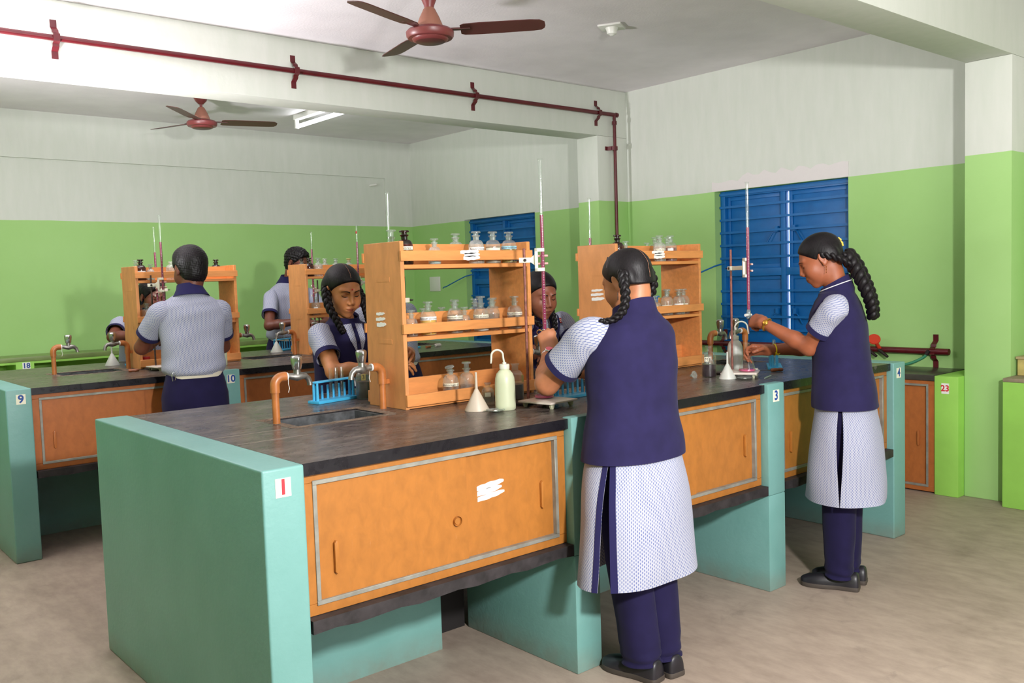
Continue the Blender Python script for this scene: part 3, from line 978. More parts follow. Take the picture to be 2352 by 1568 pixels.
# ------------------------------------------------------------------ taps
def tap(loc, rz, label, thread=True, bracket=False):
    """pipe rises at the origin, spout points along local +x"""
    t = thing('water_tap', label, 'tap', loc, rz, 'water taps on orange pipes')
    p = MB()
    p.tube([(0, 0, 0), (0, 0, 0.118)], 0.0135, 16)
    p.tube([(0, 0, 0.112)] + arc((0.03, 0, 0.138), 0.03, PI, PI / 2, 7) + [(0.044, 0, 0.168)], 0.0172, 16)
    p.build('stand_pipe', M['pvc'], t, smooth=True)
    if bracket:
        b = MB(); b.tube([(0, 0, 0.098), (0, 0, 0.117)], 0.0178, 16); b.box(-0.034, -0.012, -0.009, 0.009, 0.098, 0.116)
        b.build('pipe_bracket', M['pvc'], t, smooth=True)
    MB().tube([(0.043, 0, 0.168), (0.050, 0, 0.168)], 0.0145, 14).build('thread_tape', M['thread'], t, smooth=True)
    b = MB()
    b.tube([(0.048, 0, 0.168), (0.060, 0, 0.167), (0.075, 0, 0.164), (0.09, 0, 0.163), (0.105, 0, 0.165), (0.122, 0, 0.163), (0.134, 0, 0.152), (0.139, 0, 0.138), (0.140, 0, 0.128)],
           [0.0105, 0.0105, 0.0125, 0.0165, 0.0145, 0.0115, 0.0105, 0.010, 0.0108], 14)
    b.tube([(0.09, 0, 0.165), (0.09, 0, 0.192)], [0.014, 0.0125], 12)
    b.build('tap_body', M['tap_metal'], t, smooth=True)
    k = MB()
    prof = [(0.015, 0.190), (0.0165, 0.193), (0.0195, 0.210), (0.0215, 0.226), (0.021, 0.235), (0.014, 0.240), (0, 0.241)]
    n = 24
    for i, (r, z) in enumerate(prof):
        for j in range(n):
            a = 2 * PI * j / n
            rr = r * (1 - (0.12 if (j % 4 == 0 and 0 < i < 5) else 0))
            k.v.append((0.09 + rr * math.cos(a), rr * math.sin(a), z))
    for i in range(len(prof) - 1):
        for j in range(n):
            k.f.append((i * n + j, i * n + (j + 1) % n, (i + 1) * n + (j + 1) % n, (i + 1) * n + j)); k.mi.append(0)
    k.f.append(tuple(range(n))[::-1]); k.mi.append(0)
    k.build('tap_knob', M['chrome'], t, smooth=True, angle=60)
    if thread:
        MB().tube([(0.048, -0.013, 0.165), (0.046, -0.015, 0.14), (0.050, -0.014, 0.125), (0.045, -0.014, 0.11)], 0.0012, 5).build('loose_thread', M['thread'], t)
    return t


tap((0.422, 0.771, HB), 0, 'tap on free pipe left of nearest sink, spout pointing right')
tap((0.886, 0.788, HB), PI, 'tap on the pipe against nearest rack, spout pointing left', True, True)
tap((1.625, 0.775, HB), 0, 'tap between the two nearest racks, mostly behind raised arm', False)
tap((2.10, 0.775, HB), PI, 'tap left of second nearest rack, only its ribbed knob showing', False)
tap((2.975, 0.775, HB), 0, 'tap close to right side of second nearest rack', False)
tap((3.295, 0.775, HB), PI, 'tap right of second nearest rack, in front of the blue shutters', False)
tap((0.433, 3.81, HB), 0, 'tap on free pipe beside far left sink, near number 9')
tap((0.872, 3.80, HB), PI, 'tap against the rack near number 9, above a small funnel', False, True)
tap((1.60, 3.80, HB), 0, 'tap right of rack near number 10, pointing right', False)
tap((2.052, 3.80, HB), PI, 'tap against far rack left of the forehead-dot girl, pointing left', False, True)
tap((2.90, 3.60, HB), PI, 'tap pipe of far bench seen through nearest rack', False)


# ------------------------------------------------------------------ reagent racks
def rack(x0, y0, label, marks):
    W_, D_, Hh_ = 0.67, 0.264, 0.655
    r = thing('reagent_rack', label, 'reagent rack', (x0, y0, HB), 0, 'orange wooden reagent racks')
    for x in (0, W_ - 0.018):
        s = MB().box(x, x + 0.018, 0.0, D_, 0, Hh_).build('side_panel', [M['rack_side'], M['rack']][0 if x == 0 else 1], r, bevel=0.0015, seg=1)
        if x == 0:
            for z in (0.50, 0.255):
                MB().box(-0.0012, 0.001, 0.08, 0.17, z, z + 0.018).build('tenon_patch', M['rack_side'], s)
    for z in (0.548, 0.266):
        MB().box(0.018, W_ - 0.018, 0.001, D_ - 0.001, z, z + 0.016).build('shelf', M['rack'], r, bevel=0.001, seg=1)
    MB().box(0.018, W_ - 0.018, 0.004, D_ - 0.004, 0.002, 0.014).build('shelf', M['rack'], r)
    for (za, zb) in ((0.564, 0.65), (0.282, 0.372), (0.014, 0.108)):
        MB().box(0.018, W_ - 0.018, 0.128, 0.138, za, zb).build('divider', M['rack'], r)
    for (za, zb) in ((0.578, 0.618), (0.296, 0.334), (0.012, 0.058)):
        for y in (-0.012, D_):
            e = 0.004 if za > 0.1 else -0.0
            MB().box(-e, W_ + e, y, y + 0.012, za, zb).build('rail', M['rack'], r, bevel=0.001, seg=1)
    kids = [c for c in r.children]
    if 'side' in marks:
        y, z, L = marks['side']
        sp = [c for c in kids if c.name.startswith('side_panel')][0]
        p = smear([(0, 0.022, L * 1.2, 0.0060), (0, 0.001, L * 1.35, 0.0070), (0.004, -0.021, L * 1.35, 0.0085)], (-0.0006, y, z), sp, 0.05, '-x')
        if marks.get('dot'):
            MB().lathe([(0, 0), (0.006, 0.0005), (0.004, 0.0015), (0, 0.002)], 12, (-0.002, y, z + 0.002), Matrix.Rotation(-PI / 2, 4, 'Y')).build('red_dot', M['red_dot'], p)
    if 'rail' in marks:
        x = marks['rail']
        rl = [c for c in kids if c.name.startswith('rail')][0]
        smear([(-0.006, 0.014, 0.095, 0.008), (0.006, 0.003, 0.080, 0.008), (0.004, -0.010, 0.085, 0.009)], (x, -0.0125, 0.597), rl, 0.03)
    return r


RA1, RA2, RB1, RB2 = (0.915, 0.669), (2.258, 0.793), (0.90, 3.655), (2.087, 3.652)
rack(*RA1, 'nearest reagent rack, crowded with glass bottles, beside sink', dict(side=(0.155, 0.352, 0.05), dot=True, rail=0.335))
rack(*RA2, 'second nearest reagent rack, partly behind woman with two braids', dict(side=(0.13, 0.405, 0.065), rail=0.31))
rack(*RB1, 'far left reagent rack, behind man seen from the back', {})
rack(*RB2, 'far bench reagent rack behind the girl with forehead dot', {})


# ------------------------------------------------------------------ bottles
PROF = {
    'large': dict(r=0.033, hb=0.066, hs=0.098, rn=0.0125, hn=0.116, rl=0.0175, st=0.020),
    'small': dict(r=0.0255, hb=0.046, hs=0.070, rn=0.010, hn=0.086, rl=0.014, st=0.017),
    'tall': dict(r=0.034, hb=0.085, hs=0.120, rn=0.0135, hn=0.146, rl=0.018, st=0.020),
}
GRP = 'glass reagent bottles'


def wrap(vs, r, z0, a0):
    """flat text (x right, y up) laid round a cylinder, x=0 facing angle a0"""
    return [(r * math.cos(a0 + x / r), r * math.sin(a0 + x / r), z0 + y) for x, y in vs]


def bottle(x, y, z, label, kind='large', glass='glass', liquid=None, level=0.5, text=None, paper='paper', ink='ink', lz=0.5, lh=0.013,
           lspan=1.5, stopper='glass_stopper', lift=0.0, face=None, tsize=0.011, tilt=0.0, powder=None):
    P = PROF[kind]
    b = thing('reagent_bottle', label, 'bottle', (x, y, z + 0.0006), 0, GRP)
    r, hb, hs, rn, hn, rl = P['r'], P['hb'], P['hs'], P['rn'], P['hn'], P['rl']
    prof = [(0, 0.0), (r * 0.9, 0.0), (r, 0.004), (r, hb)]
    for i in range(1, 8):
        u = i / 8
        prof.append((rn + (r - rn) * (math.cos(u * PI / 2) ** 0.9), hb + (hs - hb) * math.sin(u * PI / 2)))
    prof += [(rn, hs), (rn, hn - 0.006), (rl * 0.92, hn - 0.003), (rl, hn), (rl * 0.93, hn + 0.002), (rn * 0.8, hn + 0.002)]
    MB().lathe(prof, 28).build('bottle_glass', M[glass], b, smooth=True, angle=50)
    if liquid:
        h = hs * level; ri = r * 0.95
        if h <= hb: pl = [(0, 0.003), (ri, 0.003), (ri, h), (0, h)]
        else:
            u = math.asin(min(1, (h - hb) / (hs - hb)))
            pl = [(0, 0.003), (ri, 0.003), (ri, hb)] + [((rn + (r - rn) * math.cos(u * i / 4) ** 0.9) * 0.95, hb + (hs - hb) * math.sin(u * i / 4)) for i in range(1, 5)]
            pl.append((0, h))
        MB().lathe(pl, 24).build('liquid', M[liquid], b, smooth=True, angle=40)
    if powder:
        MB().lathe([(0, 0.003), (r * 0.94, 0.003), (r * 0.94, 0.008), (r * 0.5, 0.012), (0, 0.014)], 24).build('powder', M[powder], b, smooth=True)
    if stopper:
        s = MB()
        s.lathe([(0, hn - 0.016), (rn * 0.72, hn - 0.016), (rn * 0.86, hn + 0.003), (rn * 0.86, hn + 0.010 + lift), (P['st'] * 0.95, hn + 0.011 + lift), (P['st'], hn + 0.0145 + lift),
                 (P['st'] * 0.9, hn + 0.018 + lift), (0, hn + 0.0185 + lift)], 24)
        o = s.build('stopper', M[stopper], b, smooth=True, angle=50)
        if tilt:
            o.rotation_euler = (0, tilt, 0); o.location = (-math.sin(tilt) * hn, 0, hn * (1 - math.cos(tilt)))
    if text is not None:
        a0 = face if face is not None else math.atan2(-2.2655 - y, -1.0407 - x)
        rr = r + 0.0006; zc = hs * lz
        n = 16; lb = MB(); vs = []; fs = []
        for i in range(n + 1):
            a = a0 - lspan / 2 + lspan * i / n
            for zz in (zc - lh / 2, zc + lh / 2): vs.append((rr * math.cos(a), rr * math.sin(a), zz))
        for i in range(n): fs.append((2 * i, 2 * i + 2, 2 * i + 3, 2 * i + 1))
        lo = lb.add(vs, fs).build('label', M[paper], b, smooth=True)
        if text:
            tv, tf = text_geo(text, tsize)
            tv = [(q[0], q[1]) for q in tv]
            lim = (r * lspan) / 2
            wv = wrap(tv, rr + 0.0005, zc - 0.0005, a0)
            keep = [f for f in tf if all(abs(tv[i][0]) < lim * 0.98 for i in f)]
            MB().add(wv, keep).build('lettering', M[ink], lo)
    return b


A = HB
z3, z2, z1 = A + 0.564, A + 0.282, A + 0.014
fy, by = 0.72, 0.868
N_ = 'on top shelf of nearest rack'
bottle(0.972, fy, z3, 'amber bottle marked Silver Nitrate, ' + N_, 'large', 'glass_amber', 'liq_brown', 0.62, 'Silver Nitrate', lz=0.66, lspan=2.9, stopper='amber_stop', tsize=0.0135, face=-2.29 - 0.10)
bottle(1.115, fy, z3, 'small bottle with pale blue powder, ' + N_, 'small', 'glass_frost', None, powder='powder_blue')
bottle(1.330, fy, z3, 'cloudy bottle with crooked Barium Chloride label, ' + N_, 'large', 'glass_frost', 'liq_clear', 0.55, 'Barium Chloride', 'paper_white', 'ink', 0.62, 0.015, 2.8, face=-2.35 + 0.35)
bottle(1.420, fy, z3, 'bottle with blank cream label, second from right ' + N_, 'large', 'glass', 'liq_clear', 0.72, '', lz=0.60, lspan=2.2, powder='powder_white')
bottle(1.510, fy, z3, 'bottle of olive yellow liquid with pale cyan label, ' + N_, 'large', 'glass', 'liq_olive', 0.60, 'Potassium ferro cyanide', 'paper_cyan', 'ink_purple', 0.68, 0.013, 3.2)
bottle(1.008, by, z3, 'clear bottle with raised stopper, behind the amber Silver Nitrate bottle', 'large', 'glass', None, lift=0.012)
bottle(1.335, by, z3, 'clear bottle in back row, behind Barium Chloride bottle, only neck showing', 'large', 'glass_frost')
N_ = 'on middle shelf of nearest rack'
bottle(0.990, fy, z2, 'small bottle at left front ' + N_, 'small', 'glass', 'liq_clear', 0.4, 'Ba', lz=0.42, lspan=1.4)
bottle(1.072, fy, z2, 'bottle of bright yellow liquid marked Potassium chromate', 'large', 'glass', 'liq_yellow', 0.74, 'Potassium chromate', 'paper_white', 'ink', 0.68, 0.014, 3.1, 'glass_stopper', tsize=0.0125)
bottle(1.206, fy, z2, 'bottle marked Ammonium chloride, ' + N_, 'large', 'glass', 'liq_clear', 0.76, 'Ammonium chloride', lz=0.66, lspan=3.1, tsize=0.0125)
bottle(1.275, 0.745, z2, 'small pale-stoppered bottle beside Ammonium chloride, ' + N_, 'small', 'glass', 'liq_clear', 0.6)
bottle(1.343, fy, z2, 'bottle marked Lead acetate with white sediment', 'large', 'glass', None, 0.7, 'Lead acetate', lz=0.64, lspan=2.5, lift=0.012, tsize=0.0135, powder='powder_white')
bottle(1.420, fy + 0.02, z2, 'unlabelled bottle right of Lead acetate, ' + N_, 'large', 'glass', 'liq_clear', 0.7)
bottle(1.530, fy, z2, 'bottle marked Barium chloride at right end ' + N_, 'large', 'glass', 'liq_clear', 0.62, 'Barium chloride', 'paper', 'ink_purple', 0.66, 0.013, 2.9, lift=0.006, tsize=0.0125)
bottle(1.050, by, z2, 'small back-row bottle partly behind left post ' + N_, 'small', 'glass')
bottle(1.152, by, z2, 'small back-row bottle just left of Potassium chromate bottle', 'small', 'glass_frost')
bottle(1.248, by, z2, 'small frosted back-row bottle right of Potassium chromate bottle', 'small', 'glass_frost', stopper='glass_frost')
bottle(1.318, by, z2, 'tall back-row bottle directly behind Ammonium chloride bottle', 'large', 'glass')
bottle(1.430, by, z2, 'back-row bottle behind Lead acetate bottle, left of it', 'large', 'glass')
bottle(1.530, by, z2, 'back-row bottle seen between plain bottle and Barium chloride bottle', 'large', 'glass')
bottle(1.172, fy, z1, 'bottle with tilted stopper marked Ammonium, bottom shelf of nearest rack', 'large', 'glass', 'liq_clear', 0.55, 'Ammonium chl', lz=0.60, lspan=2.9, tilt=-0.25, tsize=0.0135)
bottle(1.256, fy, z1, 'unlabelled bottle on bottom shelf of nearest rack', 'large', 'glass', 'liq_clear', 0.5, lift=0.010)
bottle(1.209, 0.525, A, 'small open bottle with pink-edged label, beside the nearest funnel', 'small', 'glass', 'liq_clear', 0.72, '', 'paper', lz=0.62, lh=0.016, lspan=0.9, stopper=None)
bottle(1.385, 0.560, A, 'open bottle of dark purple liquid behind nearest wash bottle', 'tall', 'glass', 'liq_purple', 0.52, '', 'carton', lz=0.72, lh=0.028, lspan=0.9, stopper=None, face=0.2 - 1.2)
bottle(1.005, 1.125, A, 'purple liquid bottle with torn label marked 3, behind nearest tap', 'tall', 'glass', 'liq_purple', 0.62, '3', 'carton', 'ink', 0.80, 0.028, 0.55, None, tsize=0.026)
fy, by = 0.83, 0.975
N_ = 'on top shelf of second nearest rack'
bottle(2.313, fy, z3, 'amber bottle with white label, ' + N_, 'large', 'glass_amber', 'liq_brown', 0.6, 'Silver Ni', 'paper_white', lz=0.5, lspan=2.0, stopper='amber_stop')
bottle(2.374, fy, z3, 'small pale-stoppered bottle beside amber bottle, ' + N_, 'small', 'glass')
bottle(2.633, fy, z3, 'speckled bottle marked Barium, ' + N_, 'large', 'glass_frost', 'liq_clear', 0.6, 'Barium chl', lz=0.60, lspan=1.7)
bottle(2.722, fy, z3, 'bottle of dark red liquid, ' + N_, 'large', 'glass', 'liq_red', 0.72, '', 'paper_white', lz=0.62, lspan=0.9)
bottle(2.705, by, z3, 'clear back-row bottle left of the Barium bottle, ' + N_, 'small', 'glass')
bottle(2.771, by, z3, 'clear back-row bottle directly behind Barium bottle, ' + N_, 'large', 'glass')
bottle(2.872, by, z3, 'clear back-row bottle behind dark red liquid, ' + N_, 'large', 'glass')
N_ = 'on middle shelf of second nearest rack'
bottle(2.570, fy - 0.01, z2, 'small clear bottle nearest to the braid, ' + N_, 'small', 'glass', 'liq_clear', 0.4)
bottle(2.624, fy + 0.02, z2, 'small blue-stoppered bottle, ' + N_, 'small', 'glass', None, stopper='blue_stop')
bottle(2.684, fy, z2, 'bottle marked Lead acetate, ' + N_, 'large', 'glass', 'liq_clear', 0.55, 'Lead acetate', lz=0.48, lspan=1.8)
bottle(2.770, fy - 0.01, z2, 'bottle with white Ammonia label, ' + N_, 'large', 'glass', 'liq_clear', 0.5, 'Ammonia', 'paper_white', 'ink_purple', 0.50, 0.018, 1.5)
bottle(2.846, fy + 0.02, z2, 'rightmost bottle, cream label, ' + N_, 'large', 'glass', 'liq_clear', 0.5, 'Ammonium', 'paper', 'ink_purple', 0.5, 0.013, 1.6)
bottle(2.862, by, z2, 'clear back-row bottle behind Lead acetate, ' + N_, 'large', 'glass')
bottle(2.485, 0.414, A, 'open bottle of dark purple liquid marked M, right of second rack', 'tall', 'glass_clear', 'liq_purple', 0.50, 'M', 'paper', 'ink', 0.72, 0.022, 0.6, None, face=math.atan2(-2.68, -3.52) - 0.35, tsize=0.020)
bottle(2.60, 0.50, A, 'small brownish bottle behind the bottle marked M', 'small', 'glass', 'liq_clear', 0.5, stopper=None)
fy, by = 3.71, 3.858
N_ = 'on top shelf of far left rack'
bottle(0.955, fy, z3, 'amber bottle with white label, ' + N_, 'large', 'glass_amber', 'liq_brown', 0.6, 'Silver', 'paper_white', lz=0.55, lspan=2.0, stopper='amber_stop')
bottle(1.016, fy, z3, 'small frosted bottle with pale blue bottom, ' + N_, 'small', 'glass_frost', None, powder='powder_blue')
bottle(1.150, fy, z3, 'bottle with white label beside dark-haired head, ' + N_, 'large', 'glass_frost', None, 0.5, '', 'paper_white', lz=0.45, lspan=1.6, stopper=None)
bottle(1.240, fy, z3, 'small bottle with red liquid behind dark-haired head, ' + N_, 'small', 'glass', 'liq_red', 0.4)
bottle(0.975, by, z3, 'clear bottle behind the amber bottle, ' + N_, 'large', 'glass')
bottle(1.515, by, z3, 'dark-necked bottle at right back ' + N_, 'large', 'glass_amber', None, stopper='amber_stop')
N_ = 'on middle shelf of far left rack'
bottle(0.978, fy, z2, 'large clear bottle at left ' + N_, 'large', 'glass', 'liq_clear', 0.5, '', lz=0.5, lh=0.006, lspan=1.4)
bottle(1.012, by - 0.01, z2, 'small blue-green stoppered bottle at back ' + N_, 'small', 'glass', None, stopper='blue_stop')
bottle(1.480, fy, z2, 'clear bottle at right end ' + N_, 'large', 'glass', 'liq_clear', 0.45, '', lz=0.5, lh=0.006, lspan=1.4)
N_ = 'on top shelf of rack beside the forehead-dot girl'
bottle(2.150, fy, z3, 'amber bottle with white label, ' + N_, 'large', 'glass_amber', 'liq_brown', 0.5, '', 'paper_white', lz=0.5, lspan=1.8, stopper='amber_stop')
bottle(2.224, fy, z3, 'clear bottle right of amber one, ' + N_, 'large', 'glass_frost', None, 0.5, '', 'paper_white', lz=0.5, lspan=1.0)
bottle(2.170, by, z3, 'back-row bottle left of amber one, ' + N_, 'large', 'glass', stopper='amber_stop')
bottle(2.362, by, z3, 'first pale frosted back-row bottle, ' + N_, 'large', 'glass_frost', stopper='glass_frost')
bottle(2.455, by, z3, 'back-row bottle with clear stopper, third along, ' + N_, 'large', 'glass_frost')
bottle(2.568, by, z3, 'back-row bottle with yellow stained neck, ' + N_, 'large', 'glass_frost', stopper='carton')
N_ = 'on middle shelf of rack beside the forehead-dot girl'
bottle(2.190, fy, z2, 'clear bottle with small white label, ' + N_, 'large', 'glass', 'liq_clear', 0.5, '', 'paper_white', lz=0.55, lh=0.014, lspan=0.9)
bottle(2.610, fy, z2, 'clear bottle right of her head, ' + N_, 'large', 'glass', 'liq_clear', 0.5, '', lz=0.5, lh=0.008, lspan=1.4)
t = thing('jar', 'small glass jar with red lid on bottom of far left rack', 'jar', (0.955, 3.715, z1 + 0.0006))
MB().lathe([(0, 0), (0.027, 0), (0.029, 0.004), (0.029, 0.036), (0.026, 0.042), (0.026, 0.046)], 24).build('jar_glass', M['glass'], t, smooth=True)
MB().lathe([(0, 0.044), (0.028, 0.044), (0.028, 0.058), (0.026, 0.060), (0, 0.060)], 24).build('lid', M['lid_red'], t, smooth=True)
# ------------------------------------------------------------------ titration gear
def burette(x, y, ztip, ztop, zfill, label, liquid='liq_magenta', lean=(0, 0)):
    """origin at the jet tip"""
    h = ztop - ztip
    b = thing('burette', label, 'burette', (x, y, ztip), 0, 'glass burettes')
    b.rotation_euler = (lean[0], lean[1], 0)
    zs = 0.080                                                   # stopcock height above the tip
    MB().lathe([(0.0066, zs + 0.03), (0.0076, zs + 0.05), (0.0076, h - 0.012), (0.0078, h - 0.004), (0.0102, h), (0.0070, h + 0.0005)], 16).build('tube', M['glass_clear'], b, smooth=True)
    if liquid:
        MB().lathe([(0, zs + 0.03), (0.0060, zs + 0.032), (0.0069, zs + 0.05), (0.0069, zfill - ztip), (0, zfill - ztip - 0.002)], 14).build('liquid_column', M[liquid], b, smooth=True)
        MB().lathe([(0, 0.003), (0.0012, 0.003), (0.0022, 0.05), (0.0024, zs - 0.012), (0, zs - 0.012)], 10).build('liquid_in_jet', M[liquid], b, smooth=True)
    MB().lathe([(0.0016, 0.0), (0.0024, 0.002), (0.0038, 0.05), (0.0042, zs - 0.01), (0.008, zs - 0.006)], 12).build('jet', M['glass_clear'], b, smooth=True)
    s = MB()
    s.lathe([(0, zs - 0.012), (0.009, zs - 0.010), (0.011, zs), (0.010, zs + 0.022), (0.0066, zs + 0.034), (0, zs + 0.034)], 16)
    st = s.build('stopcock', M['glass_stopper'], b, smooth=True)
    MB().tube([(-0.026, 0, zs + 0.008), (0.02, 0, zs + 0.008)], [0.007, 0.0055], 10).build('stopcock_key', M['white_plastic'], st, smooth=True)
    g = MB()
    n = 62
    a0 = math.atan2(-2.2655 - y, -1.0407 - x) + 0.25
    for i in range(n):
        z = zs + 0.075 + (h - zs - 0.14) * i / (n - 1)
        w_ = 0.55 if i % 2 == 0 else 0.3
        hh = 0.0010 if i % 2 == 0 else 0.0006
        vs = []
        for k in range(4):
            a = a0 - w_ / 2 + w_ * k / 3
            vs += [(0.0080 * math.cos(a), 0.0080 * math.sin(a), z - hh), (0.0080 * math.cos(a), 0.0080 * math.sin(a), z + hh)]
        g.add(vs, [(2 * k, 2 * k + 2, 2 * k + 3, 2 * k + 1) for k in range(3)])
    g.build('graduations', M['badge_grey'], b)
    return b


def stand(x, y, ztop, label, mat='rust_rod', ang=0.6):
    s = thing('retort_stand', label, 'retort stand', (x, y, HB + 0.0006), ang, 'retort stands')
    MB().box(-0.04, 0.04, -0.015, 0.10, 0, 0.010).build('base_plate', M['iron'], s, bevel=0.003)
    MB().tube([(0, 0, 0.008), (0, 0, ztop - HB)], 0.0055, 12).build('rod', M[mat], s, smooth=True)
    return s


def clamp(xr, yr, xb, yb, z, label, flip=1):
    """burette clamp: body bolted on the rod, C shaped jaw round the tube"""
    d = Vector((xb - xr, yb - yr, 0)); L = d.length
    c = thing('burette_clamp', label, 'clamp', (xr, yr, z), math.atan2(d.y, d.x), 'cream burette clamps')
    a = MB()
    a.box(-0.020, 0.024, -0.011, 0.011, -0.010, 0.010)
    a.poly_prism([(0.022, -0.006, -0.009), (L - 0.045, -0.006, -0.010), (L - 0.030, -0.006, -0.022), (L - 0.018, -0.006, -0.030), (L - 0.018, -0.006, 0.030), (L - 0.030, -0.006, 0.022), (L - 0.045, -0.006, 0.010), (0.022, -0.006, 0.009)], (0, 0.012, 0))
    a.build('clamp_arm', M['cream_plastic'], c, bevel=0.002)
    j = MB()
    for zz in (0.038, -0.038):
        j.box(L - 0.030, L + 0.008, -0.0105 * 1.6, -0.0095, zz - 0.007, zz + 0.007)
    j.box(L - 0.030, L - 0.018, -0.0168, -0.004, -0.045, 0.045)
    j.build('jaw', M['cream_plastic'], c, bevel=0.002)
    for zz in (0.015, -0.015):
        f = MB(); f.tube([(L - 0.024, 0.0118, zz), (L + 0.020, 0.0118, zz)], 0.0045, 10)
        f.build('finger', M['cork'], c, smooth=True)
    s = MB()
    s.tube([(-0.020, 0, 0), (-0.044, 0, 0)], 0.003, 8); s.tube([(-0.038, -0.012, 0), (-0.038, 0.012, 0)], 0.0025, 8)
    s.build('thumbscrew', M['iron'], c)
    MB().lathe([(0, -0.0025), (0.006, -0.002), (0.006, 0.002), (0, 0.0025)], 12, (0.004, -0.0125, 0), Matrix.Rotation(PI / 2, 4, 'X')).build('bolt', M['iron'], c, smooth=True)
    return c


BUR = dict(
    A=(1.362, 0.347, 1.085, 1.875, 1.660), B=(2.527, 0.215, 1.128, 1.826, 1.620),
    C=(1.063, 0.97, 1.01, 1.796, 1.50), D=(2.396, 1.10, 1.02, 1.827, 1.62),
    E=(1.016, 3.50, 1.04, 1.887, 1.72), F=(1.187, 4.10, 1.04, 1.855, 1.68),
    G=(2.387, 4.10, 1.04, 1.835, 1.70), H=(2.372, 3.40, 1.04, 1.839, 1.72))
BLAB = dict(
    A='tall burette of magenta liquid gripped by woman with two braids', B='burette of magenta liquid in front of blue shutters',
    C='burette with empty clear top, rising behind nearest rack', D='burette of magenta liquid rising above the second nearest rack',
    E='burette of magenta liquid in front of far left rack', F='burette behind far left rack, left of the nearer one',
    G='thin burette rising beside the curly dark head at far bench', H='leaning burette rising behind head of forehead-dot girl')
for k, (x, y, zt, zp_, zf) in BUR.items():
    burette(x, y, zt, zp_, zf, BLAB[k])
ROD = dict(A=(1.312, 0.399, 1.532, 'rust_rod'), B=(2.640, 0.392, 1.525, 'rust_rod'), C=(1.140, 0.985, 1.44, 'iron_rod'), D=(2.46, 1.13, 1.45, 'iron_rod'),
           E=(0.955, 3.535, 1.513, 'iron_rod'), F=(1.25, 4.13, 1.50, 'iron_rod'), G=(2.44, 4.13, 1.46, 'iron_rod'), H=(2.455, 3.43, 1.44, 'iron_rod'))
RLAB = dict(
    A='rusty rod stand in front of the nearest rack', B='rusty rod stand in front of the blue shutters',
    C='dark rod stand seen through the nearest rack', D='dark rod stand behind the second nearest rack',
    E='dark rod stand in front of far left rack', F='dark rod stand behind far left rack',
    G='dark rod stand behind rack beside forehead-dot girl', H='dark rod stand hidden behind nearest rack on far bench')
CLZ = dict(A=1.487, B=1.435, C=1.34, D=1.36, E=1.452, F=1.42, G=1.38, H=1.43)
for k, (x, y, zt, mt) in ROD.items():
    stand(x, y, zt, RLAB[k], mt, 0.35 if k in 'AB' else 0.0)
    if k in 'ABEH' or True:
        bx, by_ = BUR[k][:2]
        clamp(x, y, bx, by_, CLZ[k], {'A': 'cream clamp holding the tall nearest burette', 'B': 'cream clamp holding burette before the blue shutters',
              'C': 'cream clamp on rod behind nearest rack', 'D': 'cream clamp behind second nearest rack', 'E': 'cream clamp on rod in front of far left rack',
              'F': 'cream clamp behind far left rack', 'G': 'cream clamp behind rack beside the forehead-dot girl', 'H': 'cream clamp beside right braid of forehead-dot girl'}[k])


def flask(x, y, z, label, liquid='liq_pink', h=0.125, lvl=0.012):
    f = thing('conical_flask', label, 'flask', (x, y, z), 0, 'conical flasks')
    MB().lathe([(0, 0.0), (0.036, 0.0), (0.040, 0.004), (0.039, 0.010), (0.0145, h * 0.66), (0.0125, h * 0.72), (0.0125, h - 0.008), (0.0135, h - 0.003), (0.0160, h), (0.013, h + 0.001)], 28).build('flask_glass', M['glass_clear'], f, smooth=True, angle=60)
    if liquid:
        MB().lathe([(0, 0.002), (0.035, 0.002), (0.0385, 0.005), (0.0365, lvl), (0, lvl)], 24).build('liquid', M[liquid], f, smooth=True)
    MB().add(wrap([(-0.006, 0.034), (0.006, 0.034), (0.006, 0.046), (-0.006, 0.046)], 0.0315, 0, -0.9), [(0, 1, 2, 3)]).build('frosted_patch', M['paper_white'], f)
    return f


def tile(x, y, rz, label):
    t = thing('glazed_tile', label, 'tile', (x, y, HB), rz, 'white glazed tiles on feet')
    MB().box(-0.082, 0.082, -0.082, 0.082, 0.020, 0.027).build('tile_plate', M['tile'], t, bevel=0.0015)
    for sx in (-1, 1):
        for sy in (-1, 1):
            MB().poly_prism([(sx * 0.070, sy * 0.062, 0.0203), (sx * 0.040, sy * 0.062, 0.0203), (sx * 0.052, sy * 0.062, 0.0006), (sx * 0.062, sy * 0.062, 0.0006)], (0, sy * 0.009, 0)).build('foot', M['tile_edge'], t)
    return t


tile(1.325, 0.300, 0.12, 'white glazed tile under flask, beside the nearest wash bottle')
flask(1.345, 0.343, HB + 0.0275, 'conical flask with pink liquid on the nearest tile')
tile(2.555, 0.285, 0.50, 'white glazed tile on the bench right of number 3')
flask(2.566, 0.255, HB + 0.0275, 'conical flask with pink liquid held by the long-braided woman', h=0.135)
tile(0.985, 3.47, 0.10, 'white glazed tile beside the standing man, on far bench')
flask(1.010, 3.49, HB + 0.0275, 'flask on far tile beside the standing man', None)
flask(2.30, 1.16, HB + 0.0006, 'flask held by the girl with red shoulder badge', None)


